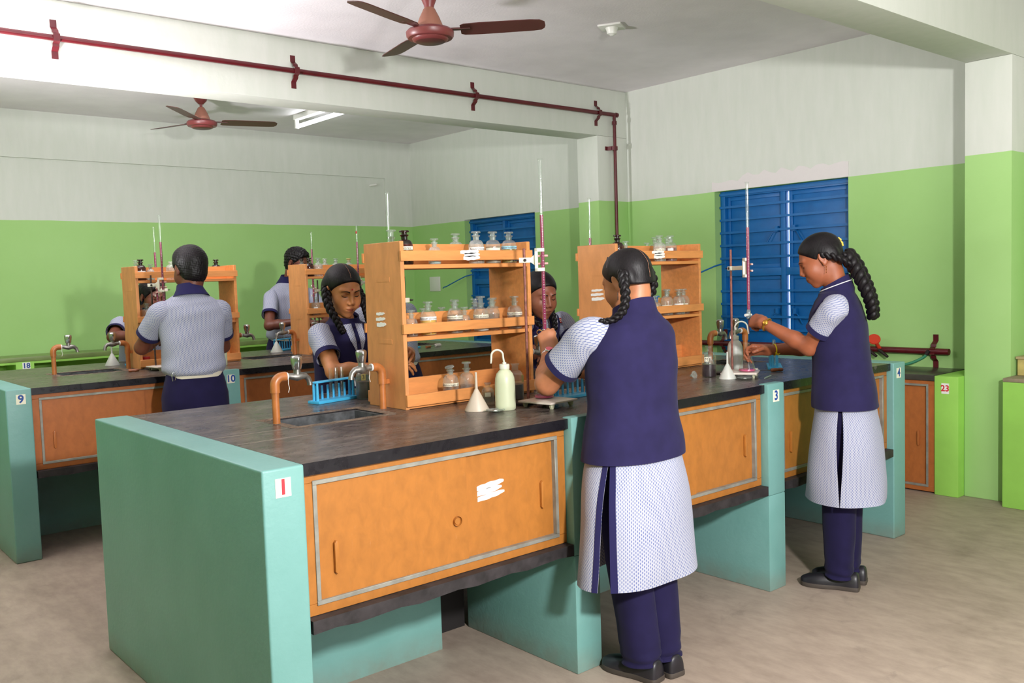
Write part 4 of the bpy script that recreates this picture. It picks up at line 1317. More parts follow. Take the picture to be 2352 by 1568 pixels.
def wash_bottle(x, y, rz, label, mat='poly', sc=1.0, nozzle='up'):
    w_ = thing('wash_bottle', label, 'wash bottle', (x, y, HB + 0.0006), rz, 'polythene wash bottles')
    w_.scale = (sc, sc, sc)
    MB().lathe([(0, 0), (0.0355, 0), (0.039, 0.004), (0.0395, 0.018), (0.0385, 0.10), (0.0365, 0.122), (0.031, 0.138), (0.022, 0.149), (0.0185, 0.152), (0.0185, 0.160)], 32).build('bottle_body', M[mat], w_, smooth=True)
    MB().lathe([(0, 0.156), (0.0195, 0.156), (0.0195, 0.172), (0.0185, 0.174), (0.008, 0.175), (0.0075, 0.181), (0, 0.181)], 28).build('cap', M['poly_tube'], w_, smooth=True, angle=50)
    if nozzle == 'up':
        pts = [(0, 0, 0.178), (-0.004, 0, 0.20)] + arc((-0.026, 0, 0.206), 0.0225, 0.35, PI, 9) + [(-0.0495, 0, 0.19), (-0.051, 0, 0.178)]
    else:
        pts = [(0, 0, 0.178), (0.0005, 0, 0.20)] + arc((0.033, 0, 0.213), 0.0325, PI, 0.15, 14) + [(0.068, 0, 0.195), (0.070, 0, 0.182)]
    MB().tube(pts, [0.0040] * (len(pts) - 1) + [0.0028], 10).build('nozzle_tube', M['poly_tube'], w_, smooth=True)
    return w_


wash_bottle(1.165, 0.365, rad(-35), 'pale yellow-green wash bottle on nearest bench, bent nozzle up')
wash_bottle(2.80, 0.49, rad(-40), 'milky wash bottle behind flask, in front of blue shutters', 'poly_white', 1.0, 'arch')
wash_bottle(1.325, 3.40, rad(-20), 'yellowish wash bottle beside number 10', 'poly', 1.0, 'arch')
wash_bottle(1.035, 1.045, rad(60), 'wash bottle half hidden behind nearest rack', 'poly', 1.0, 'up')


def funnel(x, y, label, mat='poly_funnel', s=1.0):
    f = thing('funnel', label, 'funnel', (x, y, HB + 0.0006), 0, 'upturned plastic funnels')
    f.scale = (s, s, s)
    MB().lathe([(0.0455, 0.0), (0.0475, 0.0), (0.0475, 0.003), (0.0085, 0.078), (0.0055, 0.082)], 32).build('cone', M[mat], f, smooth=True)
    MB().lathe([(0.0058, 0.080), (0.0042, 0.145), (0.0030, 0.146), (0.0042, 0.080)], 16).build('stem', M[mat], f, smooth=True)
    return f


funnel(1.085, 0.440, 'cloudy cream funnel standing upside down beside nearest wash bottle')
funnel(2.463, 0.292, 'milky funnel upside down beside bottle marked M', 'poly_white', 0.86)
funnel(0.885, 4.17, 'small funnel upside down below tap near number 9', 'poly_white')
funnel(2.085, 4.16, 'small funnel upside down on far bench, left of forehead-dot girl', 'poly_white')


def watch_glass(x, y, label):
    w_ = thing('watch_glass', label, 'watch glass', (x, y, HB + 0.0006), 0, 'watch glasses')
    MB().lathe([(0, 0.0), (0.012, 0.0008), (0.025, 0.004), (0.036, 0.0085), (0.0365, 0.0098), (0.025, 0.0054), (0.012, 0.002), (0, 0.0012)], 32).build('dish', M['glass_stopper'], w_, smooth=True)
    MB().lathe([(0, 0.0016), (0.010, 0.0024), (0.006, 0.006), (0.002, 0.008), (0, 0.0082)], 14).build('powder_heap', M['powder_white'], w_, smooth=True)
    return w_


watch_glass(1.098, 0.345, 'watch glass with white powder in front of nearest funnel')
watch_glass(2.478, 0.206, 'watch glass with white powder in front of milky funnel')


def tube_rack(x, y, rz, label, filled, mat='rack_blue', glabel=None):
    r = thing('test_tube_rack', label, 'test tube rack', (x, y, HB + 0.0006), rz, 'blue plastic test tube racks')
    L = 0.115
    MB().box(-L, L, -0.036, 0.036, 0, 0.012).build('base', M[mat], r, bevel=0.002)
    tp = MB()
    outl = [(L * 0.98 * math.cos(a) if False else 0, 0) for a in []]
    pts = []
    for i in range(9): pts.append((L - 0.018 + 0.018 * math.cos(-PI / 2 + PI * i / 8), 0.018 * math.sin(-PI / 2 + PI * i / 8), 0.086))
    for i in range(9): pts.append((-L + 0.018 + 0.018 * math.cos(PI / 2 + PI * i / 8), 0.018 * math.sin(PI / 2 + PI * i / 8), 0.086))
    tp.poly_prism(pts, (0, 0, 0.006)).build('top_plate', M[mat], r, bevel=0.001, seg=1)
    for sx in (-1, 1):
        for y_ in (-0.011, 0.011):
            MB().tube([(sx * (L - 0.014), y_, 0.010), (sx * (L - 0.014), y_, 0.088)], [0.0065, 0.005], 10).build('post', M[mat], r, smooth=True)
    xs6 = [-0.080 + 0.032 * i for i in range(6)]
    for i, xx in enumerate(xs6):
        MB().tube([(xx, 0.020, 0.010), (xx, 0.020, 0.070)], [0.0055, 0.0045], 10).build('peg', M[mat], r, smooth=True)
    c, s_ = math.cos(rz), math.sin(rz)
    for i in filled:
        xx = xs6[i]
        tt = thing('test_tube', glabel, 'test tube', (x + xx * c, y + xx * s_, HB + 0.0132), rz, glabel)
        MB().lathe([(0, 0), (0.005, 0.0015), (0.0072, 0.006), (0.0072, 0.126), (0.0082, 0.129), (0.0068, 0.129)], 16).build('tube_glass', M['glass_clear'], tt, smooth=True)
    return r


tube_rack(0.885, 1.172, 0.22, 'sky blue test tube rack with three tubes, behind nearest sink', (2, 3, 4), 'rack_blue', 'upright test tube in the sky blue rack behind nearest sink')
tube_rack(1.555, 0.42, 0.10, 'teal blue test tube rack beside woman with two braids', (), 'rack_blue2')
tube_rack(3.01, 0.40, 0.62, 'blue test tube rack beside yellow thread bracelet', (2, 3, 4), 'rack_blue', 'test tube in the blue rack beside the yellow thread bracelet')
tube_rack(2.80, 3.42, 0.5, 'blue test tube rack on far bench seen through nearest rack', (), 'rack_blue')
tube_rack(2.20, 4.28, 0.5, 'blue test tube rack behind tap, left of forehead-dot girl', (3,), 'rack_blue', 'test tube in the far rack left of forehead-dot girl')
tube_rack(1.05, 4.07, 0.4, 'blue test tube rack mostly behind far left rack', (), 'rack_blue')


def brush(x, y, rz, label):
    b = thing('test_tube_brush', label, 'brush', (x, y, HB + 0.016), rz, 'test tube brushes')
    MB().lathe([(0, -0.03), (0.008, -0.03), (0.0095, -0.02), (0.008, -0.005), (0.0095, 0.01), (0.0085, 0.028), (0.005, 0.032), (0, 0.032)], 14, (-0.055, 0, -0.006), Matrix.Rotation(PI / 2, 4, 'Y')).build('handle', M['wood_handle'], b, smooth=True)
    MB().tube([(-0.03, 0, -0.006), (0.12, 0, -0.002)], 0.0014, 6).build('wire', M['iron'], b)
    m = MB()
    for i in range(420):
        u = random.random(); a = random.random() * 2 * PI
        xx = 0.045 + 0.07 * u
        r = 0.014 * (0.8 + 0.3 * random.random())
        p = (xx + random.uniform(-.003, .003), r * math.cos(a), -0.003 + r * math.sin(a) * 0.9)
        q = (xx, 0, -0.003)
        d = Vector(p) - Vector(q); nrm = Vector((1, 0, 0)).cross(d).normalized() * 0.0005
        m.add([tuple(Vector(q) + nrm), tuple(Vector(q) - nrm), tuple(Vector(p) - nrm), tuple(Vector(p) + nrm)], [(0, 1, 2, 3)])
    m.lathe([(0, 0.045), (0.010, 0.047), (0.011, 0.08), (0.010, 0.112), (0, 0.115)], 12, (0, 0, -0.003), Matrix.Rotation(PI / 2, 4, 'Y'))
    m.build('bristles', M['bristle'], b)
    return b


brush(2.79, 0.30, rad(150), 'brush with turned wooden handle beside the tile right of number 3')
brush(0.865, 3.50, rad(-12), 'brush with white bristles on far bench, left of standing man')
brush(2.975, 3.37, rad(22), 'brush with dark handle on far bench, seen through nearest rack')
brush(0.99, 4.24, rad(160), 'brush lying beside far small funnel near number 9')
t = thing('glass_dropper', 'thin glass dropper lying under the tile right of number 3', 'dropper', (2.60, 0.165, HB + 0.0045), 0.35)
MB().tube([(-0.06, 0, 0), (0.03, 0, 0), (0.065, 0, 0)], [0.0035, 0.0035, 0.0012], 10).build('glass_tube', M['glass_stopper'], t, smooth=True)
t = thing('glass_stopper', 'loose glass stopper lying left of bottle marked M', 'stopper', (2.40, 0.445, HB + 0.013))
MB().lathe([(0, -0.012), (0.007, -0.012), (0.009, 0.006), (0.019, 0.007), (0.0195, 0.011), (0, 0.013)], 20, (0, 0, 0), Matrix.Rotation(rad(75), 4, 'X')).build('stopper_glass', M['glass_stopper'], t, smooth=True)
# ------------------------------------------------------------------ people: smooth implicit bodies and lofted clothes
class Field:
    """signed distance grid, turned into one smooth mesh by surface nets"""

    def __init__(s, lo, hi, h):
        s.h = h
        s.lo = np.array(lo, float)
        s.n = np.ceil((np.array(hi, float) - s.lo) / h).astype(int) + 1
        s.f = np.full(tuple(s.n), 1.0, np.float32)

    def _sl(s, lo, hi):
        a = np.maximum(np.floor((lo - s.lo) / s.h).astype(int), 0)
        b = np.minimum(np.ceil((hi - s.lo) / s.h).astype(int) + 1, s.n)
        if (b <= a).any(): return None
        ax = [(s.lo[i] + s.h * np.arange(a[i], b[i])).astype(np.float32) for i in range(3)]
        return (slice(a[0], b[0]), slice(a[1], b[1]), slice(a[2], b[2])), ax[0][:, None, None], ax[1][None, :, None], ax[2][None, None, :]

    def apply(s, p):
        op, fn, lo, hi, k = p
        m = k + 4 * s.h
        r = s._sl(lo - m, hi + m)
        if r is None: return
        sl, X, Y, Z = r
        d = fn(X, Y, Z)
        f = s.f[sl]
        if op == 'u':
            if k > 0:
                hh = np.clip(0.5 + 0.5 * (f - d) / k, 0, 1)
                s.f[sl] = f * (1 - hh) + d * hh - k * hh * (1 - hh)
            else: s.f[sl] = np.minimum(f, d)
        else:
            d = -d
            if k > 0:
                hh = np.clip(0.5 - 0.5 * (f - d) / k, 0, 1)
                s.f[sl] = f * (1 - hh) + d * hh + k * hh * (1 - hh)
            else: s.f[sl] = np.maximum(f, d)

    def mesh(s):
        f = s.f; h = s.h
        nx, ny, nz = f.shape
        ins = f < 0
        cnt = np.zeros((nx - 1, ny - 1, nz - 1), np.uint8)
        for dx in (0, 1):
            for dy in (0, 1):
                for dz in (0, 1):
                    cnt += ins[dx:nx - 1 + dx, dy:ny - 1 + dy, dz:nz - 1 + dz]
        act = (cnt > 0) & (cnt < 8)
        I = np.argwhere(act)
        idx = np.full(act.shape, -1, np.int64)
        idx[act] = np.arange(len(I))
        acc = np.zeros((len(I), 3)); num = np.zeros(len(I))
        c = [(0, 0, 0), (1, 0, 0), (0, 1, 0), (1, 1, 0), (0, 0, 1), (1, 0, 1), (0, 1, 1), (1, 1, 1)]
        V = [f[I[:, 0] + a, I[:, 1] + b, I[:, 2] + d] for a, b, d in c]
        for i in range(8):
            for ax in range(3):
                bit = 1 << ax
                if i & bit: continue
                j = i | bit
                a, b = V[i], V[j]
                cr = (a < 0) != (b < 0)
                t = np.where(cr, a / np.where(cr, a - b, 1), 0)
                P = np.array(c[i], float)[None, :].repeat(len(I), 0); P[:, ax] += t
                acc[cr] += P[cr]; num[cr] += 1
        vs = (I + acc / num[:, None]) * h + s.lo
        quads = []
        for ax in range(3):
            o = [q for q in range(3) if q != ax]
            sl0 = [slice(1, -1)] * 3; sl0[ax] = slice(0, -1)
            sl1 = [slice(1, -1)] * 3; sl1[ax] = slice(1, None)
            A_ = ins[tuple(sl0)]; B_ = ins[tuple(sl1)]
            E_ = np.argwhere(A_ != B_)
            sgn = A_[A_ != B_]
            base = E_.copy()
            base[:, o[0]] += 1; base[:, o[1]] += 1
            q = []
            for (da, db) in ((0, 0), (1, 0), (1, 1), (0, 1)):
                cc = base.copy(); cc[:, o[0]] -= da; cc[:, o[1]] -= db
                q.append(idx[cc[:, 0], cc[:, 1], cc[:, 2]])
            q = np.stack(q, 1)
            flip = sgn if ax != 1 else ~sgn
            q[flip] = q[flip][:, ::-1]
            quads.append(q)
        q = np.concatenate(quads)
        q = q[(q >= 0).all(1)]
        return vs, q


def cone(a, b, ra, rb, k=0.01, op='u'):
    a = np.array(a, np.float32); b = np.array(b, np.float32); ab = b - a; L2 = float(ab @ ab) + 1e-12
    def fn(X, Y, Z):
        t = np.clip(((X - a[0]) * ab[0] + (Y - a[1]) * ab[1] + (Z - a[2]) * ab[2]) / L2, 0, 1)
        return np.sqrt((X - a[0] - t * ab[0]) ** 2 + (Y - a[1] - t * ab[1]) ** 2 + (Z - a[2] - t * ab[2]) ** 2) - (ra + (rb - ra) * t)
    r = max(ra, rb)
    return (op, fn, np.minimum(a, b) - r, np.maximum(a, b) + r, k)


def ell(c, r, R=None, k=0.01, op='u'):
    c = np.array(c, np.float32); r = np.array(r, np.float32)
    R = np.eye(3, dtype=np.float32) if R is None else np.array(R, np.float32)
    def fn(X, Y, Z):
        x, y, z = X - c[0], Y - c[1], Z - c[2]
        q = [(R[0, i] * x + R[1, i] * y + R[2, i] * z) / r[i] for i in range(3)]
        k0 = np.sqrt(q[0] ** 2 + q[1] ** 2 + q[2] ** 2) + 1e-9
        k1 = np.sqrt((q[0] / r[0]) ** 2 + (q[1] / r[1]) ** 2 + (q[2] / r[2]) ** 2) + 1e-9
        return k0 * (k0 - 1) / k1
    m = float(r.max())
    return (op, fn, c - m, c + m, k)


def half(n, c, lo, hi, k=0.006, op='s'):
    """remove the half space n.p > c"""
    n = np.array(n, np.float32)
    def fn(X, Y, Z): return c - (n[0] * X + n[1] * Y + n[2] * Z) + 0 * X
    return (op, fn, np.array(lo, float), np.array(hi, float), k)


def field_mesh(name, prims, h, cut_z=None, disp=None):
    lo = np.min([p[2] for p in prims if p[0] == 'u'], 0) - 3 * h
    hi = np.max([p[3] for p in prims if p[0] == 'u'], 0) + 3 * h
    if cut_z is not None: lo[2] = max(lo[2], cut_z)
    F = Field(lo, hi, h)
    for p in prims: F.apply(p)
    vs, qs = F.mesh()
    if disp is not None: vs = disp(vs)
    me = bpy.data.meshes.new(name)
    me.vertices.add(len(vs)); me.vertices.foreach_set('co', vs.astype(np.float32).ravel())
    me.loops.add(qs.size); me.loops.foreach_set('vertex_index', qs.astype(np.int32).ravel())
    me.polygons.add(len(qs)); me.polygons.foreach_set('loop_start', np.arange(0, qs.size, 4, dtype=np.int32))
    me.polygons.foreach_set('use_smooth', np.ones(len(qs), bool))
    me.update(); me.validate()
    bm = bmesh.new(); bm.from_mesh(me)
    for _ in range(2):
        bmesh.ops.smooth_vert(bm, verts=bm.verts, factor=0.4, use_axis_x=True, use_axis_y=True, use_axis_z=True)
    bmesh.ops.recalc_face_normals(bm, faces=bm.faces)
    bm.to_mesh(me); bm.free()
    return me


def V3(*a): return Vector(a)


def head_prims(c, R, s, female=True, look_down=True):
    """head in its own frame: x right, y forward, z up, centre between chin and crown"""
    W = lambda p: tuple(c + R @ (Vector(p) * s))
    Rn = np.array(R.to_3x3())
    E = lambda p, r, k=0.012, op='u', rot=None: ell(W(p), [q * s for q in r], Rn if rot is None else np.array((R @ rot).to_3x3()), k * s, op)
    Cn = lambda a, b, ra, rb, k=0.01, op='u': cone(W(a), W(b), ra * s, rb * s, k * s, op)
    j = 1.0 if female else 1.08
    P = [E((0, -0.014, 0.034), (0.072, 0.092, 0.078)),
         E((0, 0.030, -0.020), (0.061, 0.060, 0.076), 0.03),
         E((0, 0.036, -0.062), (0.044 * j, 0.044, 0.040), 0.03),
         E((0, 0.066, -0.094), (0.017 * j, 0.015, 0.014), 0.025),
         E((0.036, 0.056, -0.030), (0.024, 0.026, 0.028), 0.022), E((-0.036, 0.056, -0.030), (0.024, 0.026, 0.028), 0.022),
         Cn((0.018, 0.083, 0.024), (0.040, 0.068, 0.026), 0.010, 0.008, 0.012), Cn((-0.018, 0.083, 0.024), (-0.040, 0.068, 0.026), 0.010, 0.008, 0.012),
         E((0.031, 0.094, 0.006), (0.017, 0.014, 0.010), 0.012, 's'), E((-0.031, 0.094, 0.006), (0.017, 0.014, 0.010), 0.012, 's'),
         E((0.031, 0.0705, 0.006), (0.0145, 0.0135, 0.0125), 0.003), E((-0.031, 0.0705, 0.006), (0.0145, 0.0135, 0.0125), 0.003),
         Cn((0, 0.087, 0.014), (0, 0.102, -0.024), 0.0065, 0.0092, 0.010),
         E((0.011, 0.095, -0.031), (0.0085, 0.0095, 0.0075), 0.006), E((-0.011, 0.095, -0.031), (0.0085, 0.0095, 0.0075), 0.006),
         E((0, 0.080, -0.060), (0.026, 0.012, 0.016), 0.014),
         E((0, 0.0900, -0.0548), (0.021, 0.0058, 0.0046), 0.005), E((0, 0.0890, -0.0655), (0.017, 0.0062, 0.0054), 0.005),
         Cn((-0.021, 0.090, -0.0602), (0.021, 0.090, -0.0602), 0.0018, 0.0018, 0.003, 's'),
         ]
    for sx in (-1, 1):
        er = Matrix.Rotation(rad(-14 * sx), 3, 'Z') @ Matrix.Rotation(rad(-8), 3, 'X')
        P += [E((sx * 0.074, -0.010, 0.000), (0.008, 0.018, 0.031), 0.006, 'u', er),
              E((sx * 0.083, -0.006, 0.004), (0.0055, 0.0105, 0.020), 0.004, 's', er),
              E((sx * 0.074, -0.004, -0.026), (0.006, 0.008, 0.009), 0.006)]
    return P, W


def hand_prims(W, Y, Z, side, pose, s=1.0):
    """W wrist, Y towards the knuckles, Z out of the back of the hand; side +1 right, -1 left"""
    Y = Vector(Y).normalized(); Z = Vector(Z); Z = (Z - Y * Z.dot(Y)).normalized()
    X = Y.cross(Z)                                  # thumb side is -X on the right hand, +X on the left
    W = Vector(W)
    t = -1 if side > 0 else 1
    g = lambda x, y, z: W + (X * (x * t) + Y * y + Z * z) * s
    P = []
    kn = [(0.028, 0.082, 0.002), (0.010, 0.087, 0.005), (-0.009, 0.083, 0.003), (-0.026, 0.074, -0.001)]
    for (x, y, z), w_ in zip(kn, (0.0125, 0.013, 0.0125, 0.0115)):
        P.append(cone(g(x * 0.45, 0.004, 0), g(x, y, z - 0.004), 0.0155 * s, w_ * s, 0.016 * s))
    P.append(cone(g(0.016, 0.014, -0.006), g(0.032, 0.050, -0.010), 0.016 * s, 0.012 * s, 0.014 * s))
    lens = [(0.040, 0.024, 0.019), (0.044, 0.028, 0.020), (0.041, 0.026, 0.019), (0.032, 0.019, 0.017)]
    rads = [0.0088, 0.0090, 0.0086, 0.0076]
    curls = pose['curl']; spread = pose.get('spread', 0.06)
    tips = []
    for i, ((x, y, z), L, r) in enumerate(zip(kn, lens, rads)):
        p = g(x, y, z); a = 0.0
        sp = spread * (1.5 - i) * t
        for j in range(3):
            a += rad(curls[i][j])
            d = (Y * math.cos(a) - Z * math.sin(a) + X * sp * math.cos(a)).normalized()
            q = p + d * L[j] * s
            r0 = r * (1 - 0.08 * j); r1 = r * (1 - 0.08 * (j + 1))
            P.append(cone(p, q, r0 * s, r1 * s, 0.004 * s))
            p = q
        tips.append(p)
    th = pose['thumb']                              # three points in hand frame
    pts = [g(*q) for q in th]
    P.append(cone(pts[0], pts[1], 0.0145 * s, 0.0108 * s, 0.010 * s))
    P.append(cone(pts[1], pts[2], 0.0106 * s, 0.0096 * s, 0.003 * s))
    P.append(cone(pts[2], pts[3], 0.0098 * s, 0.0080 * s, 0.003 * s))
    return P, g, tips


POSE = {
    'grip': dict(curl=[(58, 72, 38), (64, 76, 40), (68, 78, 42), (72, 76, 42)], spread=0.05,
                 thumb=[(0.022, 0.018, -0.010), (0.036, 0.046, -0.026), (0.028, 0.068, -0.046), (0.010, 0.080, -0.052)]),
    'hold': dict(curl=[(34, 40, 24), (38, 44, 26), (42, 46, 26), (48, 46, 26)], spread=0.09,
                 thumb=[(0.022, 0.018, -0.010), (0.044, 0.044, -0.028), (0.048, 0.072, -0.044), (0.040, 0.092, -0.050)]),
    'relax': dict(curl=[(20, 28, 16), (24, 32, 18), (28, 34, 20), (32, 34, 20)], spread=0.07,
                  thumb=[(0.022, 0.018, -0.008), (0.044, 0.044, -0.018), (0.050, 0.070, -0.026), (0.048, 0.090, -0.032)]),
}


def catmull(keys, n):
    """keys: list of equal length tuples -> n interpolated samples per span"""
    K = np.array(keys, float); out = []
    for i in range(len(K) - 1):
        p0 = K[max(i - 1, 0)]; p1 = K[i]; p2 = K[i + 1]; p3 = K[min(i + 2, len(K) - 1)]
        for k in range(n):
            u = k / n
            out.append(0.5 * ((2 * p1) + (-p0 + p2) * u + (2 * p0 - 5 * p1 + 4 * p2 - p3) * u * u + (-p0 + 3 * p1 - 3 * p2 + p3) * u ** 3))
    out.append(K[-1])
    return np.array(out)


def loft(mb, rings, n=56, t0=0.0, t1=2 * PI, disp=None, turn=None, p=2.25, cap0=False, cap1=False, gap=None, rmean=None):
    """rings: (centre, ex, ey, a, b); open panels when t1 - t0 < 2 pi; turn=(start, end) folds a hem inside"""
    closed = abs((t1 - t0) - 2 * PI) < 1e-6
    rows = []; vv = 0.0; prev = None
    N = len(rings)
    rm = rmean or float(np.percentile([(r[3] + r[4]) / 2 for r in rings], 70)) * 1.04
    allr = []
    for i, (c, ex, ey, a, b) in enumerate(rings):
        if prev is not None: vv += math.hypot((c - prev[0]).length, a - prev[1])
        prev = (c, a)
        allr.append((c, ex, ey, a, b, vv, i / (N - 1)))
    if turn and turn[1]:
        c, ex, ey, a, b, v, u = allr[-1]
        c2, _, _, a2, b2, _, _ = allr[max(N - 4, 0)]
        allr.append((c, ex, ey, a - 0.004, b - 0.004, v, 1.0)); allr.append((c2, ex, ey, a2 - 0.007, b2 - 0.007, v, 1.0))
    if turn and turn[0]:
        c, ex, ey, a, b, v, u = allr[0]
        c2, _, _, a2, b2, _, _ = allr[3]
        allr = [(c2, ex, ey, a2 - 0.007, b2 - 0.007, v, 0.0), (c, ex, ey, a - 0.004, b - 0.004, v, 0.0)] + allr
    m = n if closed else n + 1
    vs = []; uvr = []
    for (c, ex, ey, a, b, v, u) in allr:
        g0, g1 = (gap(u) if gap else (0.0, 0.0))
        for k in range(n + 1):
            th = t0 + g0 + (t1 - g1 - t0 - g0) * k / n
            ct, st = math.cos(th), math.sin(th)
            q = (abs(ct) ** p + abs(st) ** p) ** (-1 / p)
            d = disp(th, u, c) if disp else 0.0
            pt = c + ex * ((a + d) * q * ct) + ey * ((b + d) * q * st)
            if k < m: vs.append(tuple(pt))
            uvr.append((th * rm, v))
    fs = []; uvs = []
    for i in range(len(allr) - 1):
        for k in range(n):
            k2 = (k + 1) % m
            fs.append((i * m + k, i * m + k2, (i + 1) * m + k2, (i + 1) * m + k))
            o = n + 1
            uvs.append((uvr[i * o + k], uvr[i * o + k + 1], uvr[(i + 1) * o + k + 1], uvr[(i + 1) * o + k]))
    if closed and cap0:
        fs.append(tuple(range(m))[::-1]); uvs.append([uvr[k] for k in range(m)])
    if closed and cap1:
        b0 = (len(allr) - 1) * m
        fs.append(tuple(b0 + k for k in range(m))); uvs.append([uvr[(len(allr) - 1) * (n + 1) + k] for k in range(m)])
    mb.add(vs, fs, uvs)
    return allr


def frame_rings(keys, M4, lean, zl, per=5, tilt=0.0):
    """keys (z, cx, cy, a, b) in body frame -> world rings; lean shifts the upper body"""
    K = catmull(keys, per)
    ex = (M4.to_3x3() @ Vector((1, 0, 0))); ey = (M4.to_3x3() @ Vector((0, 1, 0)))
    out = []
    for z, cx, cy, a, b in K:
        u = min(1, max(0, (z - zl[0]) / (zl[1] - zl[0]))); u = u * u * (3 - 2 * u) * 0.4 + u * 0.6
        c = M4 @ Vector((cx, cy, z)) + Vector((lean[0] * u, lean[1] * u, 0))
        tz = min(1.0, max(0.0, (z - (zl[1] - 0.050)) / 0.045)) * tilt
        e2 = (ey * math.cos(tz) - Vector((0, 0, 1)) * math.sin(tz))
        out.append((c, ex, e2, max(a, 0.004), max(b, 0.004)))
    return out


def limb_rings(pts, radii, n=8, squash=1.0, up=(0, 0, 1)):
    """smooth tube rings through joint points"""
    K = catmull([tuple(p) + (r,) for p, r in zip(pts, radii)], n)
    out = []
    for i in range(len(K)):
        a = K[max(i - 1, 0)][:3]; b = K[min(i + 1, len(K) - 1)][:3]
        t = Vector(b - a).normalized()
        u = Vector(up); u = u - t * u.dot(t)
        if u.length < 1e-3: u = Vector((1, 0, 0)) - t * t.x
        u.normalize(); v = t.cross(u)
        out.append((Vector(K[i][:3]), v, u, K[i][3], K[i][3] * squash))
    return out


def to_local(me, root):
    inv = root.matrix_world.inverted()
    me.transform(inv)
    return me


def folds(amp, seed=0, fz=26.0, ft=3.0):
    rs = np.random.RandomState(seed)
    ph = rs.rand(8) * 6.28
    def f(th, u, c):
        return amp * (0.45 * math.sin(ft * th + 7 * u + ph[0]) + 0.35 * math.sin((ft + 2) * th - fz * 0.35 * u + ph[1]) + 0.3 * math.sin(2 * th + fz * u + ph[2]) + 0.25 * math.sin(fz * 1.7 * u - 3 * th + ph[3]))
    return f


def braid(path, r, turns, name, root, parent, end=True, tie=None):
    K = catmull(path, 10)
    L = len(K)
    m = MB()
    T = [Vector(K[min(i + 1, L - 1)] - K[max(i - 1, 0)]).normalized() for i in range(L)]
    side = Vector((1, 0, 0)) if abs(T[0].x) < 0.8 else Vector((0, 1, 0))
    N = L * 3
    for sidx in range(3):
        pts = []; rr = []
        for k in range(N + 1):
            u = k / N * (L - 1); i = min(int(u), L - 2); fr = u - i
            p = Vector(K[i] * (1 - fr) + K[i + 1] * fr)
            t = T[i].lerp(T[i + 1], fr).normalized()
            s_ = (side - t * side.dot(t)).normalized(); d_ = t.cross(s_)
            ph = 2 * PI * (k / N * turns) + sidx * 2 * PI / 3
            tp = 1.0 - 0.35 * (k / N)
            pts.append(tuple(p + s_ * (math.sin(ph) * r * 0.62 * tp) + d_ * (math.sin(2 * ph) * r * 0.34 * tp)))
            rr.append(r * 0.56 * tp * (1 + 0.10 * math.sin(2 * ph + 1)))
        rr[0] *= 0.6; rr[-1] *= 0.5
        m.tube(pts, rr, 10)
    if tie:
        p = Vector(K[-1]); t = T[-1]
        m.tube([tuple(p - t * 0.006), tuple(p + t * 0.006)], r * 0.55, 10)
        for a in range(5):
            q = p + t * 0.02 + Vector((random.uniform(-1, 1), random.uniform(-1, 1), random.uniform(-0.6, 0.4))) * 0.016
            m.tube([tuple(p), tuple((p + q) / 2 + Vector((0, 0, 0.004))), tuple(q)], [0.006, 0.009, 0.003], 6)
    me = m.mesh(name, True, angle=80)
    return link(name, to_local(me, root), M['hair'], parent)


def ribbon(name, pts, mat, parent, root, HW, Rh, tree, off=0.0007):
    """narrow strip laid on the face: pts (x, z, halfwidth) in head frame units, pressed onto the skin"""
    m = MB(); vs = []; d = Rh @ Vector((0, -1, 0))
    for (x, z, hw) in pts:
        for q in ((x, 0.2, z + hw), (x, 0.2, z), (x, 0.2, z - hw)):
            o = Vector(HW(q)); h = tree.ray_cast(o, d)
            vs.append(tuple((h[0] if h[0] is not None else o + d * 0.12) - d * off))
    fs = []
    for i in range(len(pts) - 1):
        for k in range(2): fs.append((3 * i + k, 3 * i + k + 1, 3 * i + k + 4, 3 * i + k + 3))
    m.add(vs, fs)
    return link(name, to_local(m.mesh(name, True), root), mat, parent)


def ring_band(name, c, axis, r, w, t, mat, parent, root, bead=False):
    """bracelet or watch strap round a limb"""
    ax = Vector(axis).normalized()
    u = ax.orthogonal().normalized(); v = ax.cross(u)
    m = MB()
    if bead:
        for i in range(22):
            a = 2 * PI * i / 22
            p = Vector(c) + (u * math.cos(a) + v * math.sin(a)) * r
            m.lathe([(0, -w / 2), (w * 0.45, -w * 0.3), (w * 0.5, 0), (w * 0.45, w * 0.3), (0, w / 2)], 8, tuple(p))
    else:
        pts = [tuple(Vector(c) + (u * math.cos(2 * PI * i / 28) + v * math.sin(2 * PI * i / 28)) * r) for i in range(28)]
        m.tube(pts, w / 2, 8, closed=True, flat=max(0.2, t / w), up=tuple(u))
    return link(name, to_local(m.mesh(name, True), root), mat, parent)


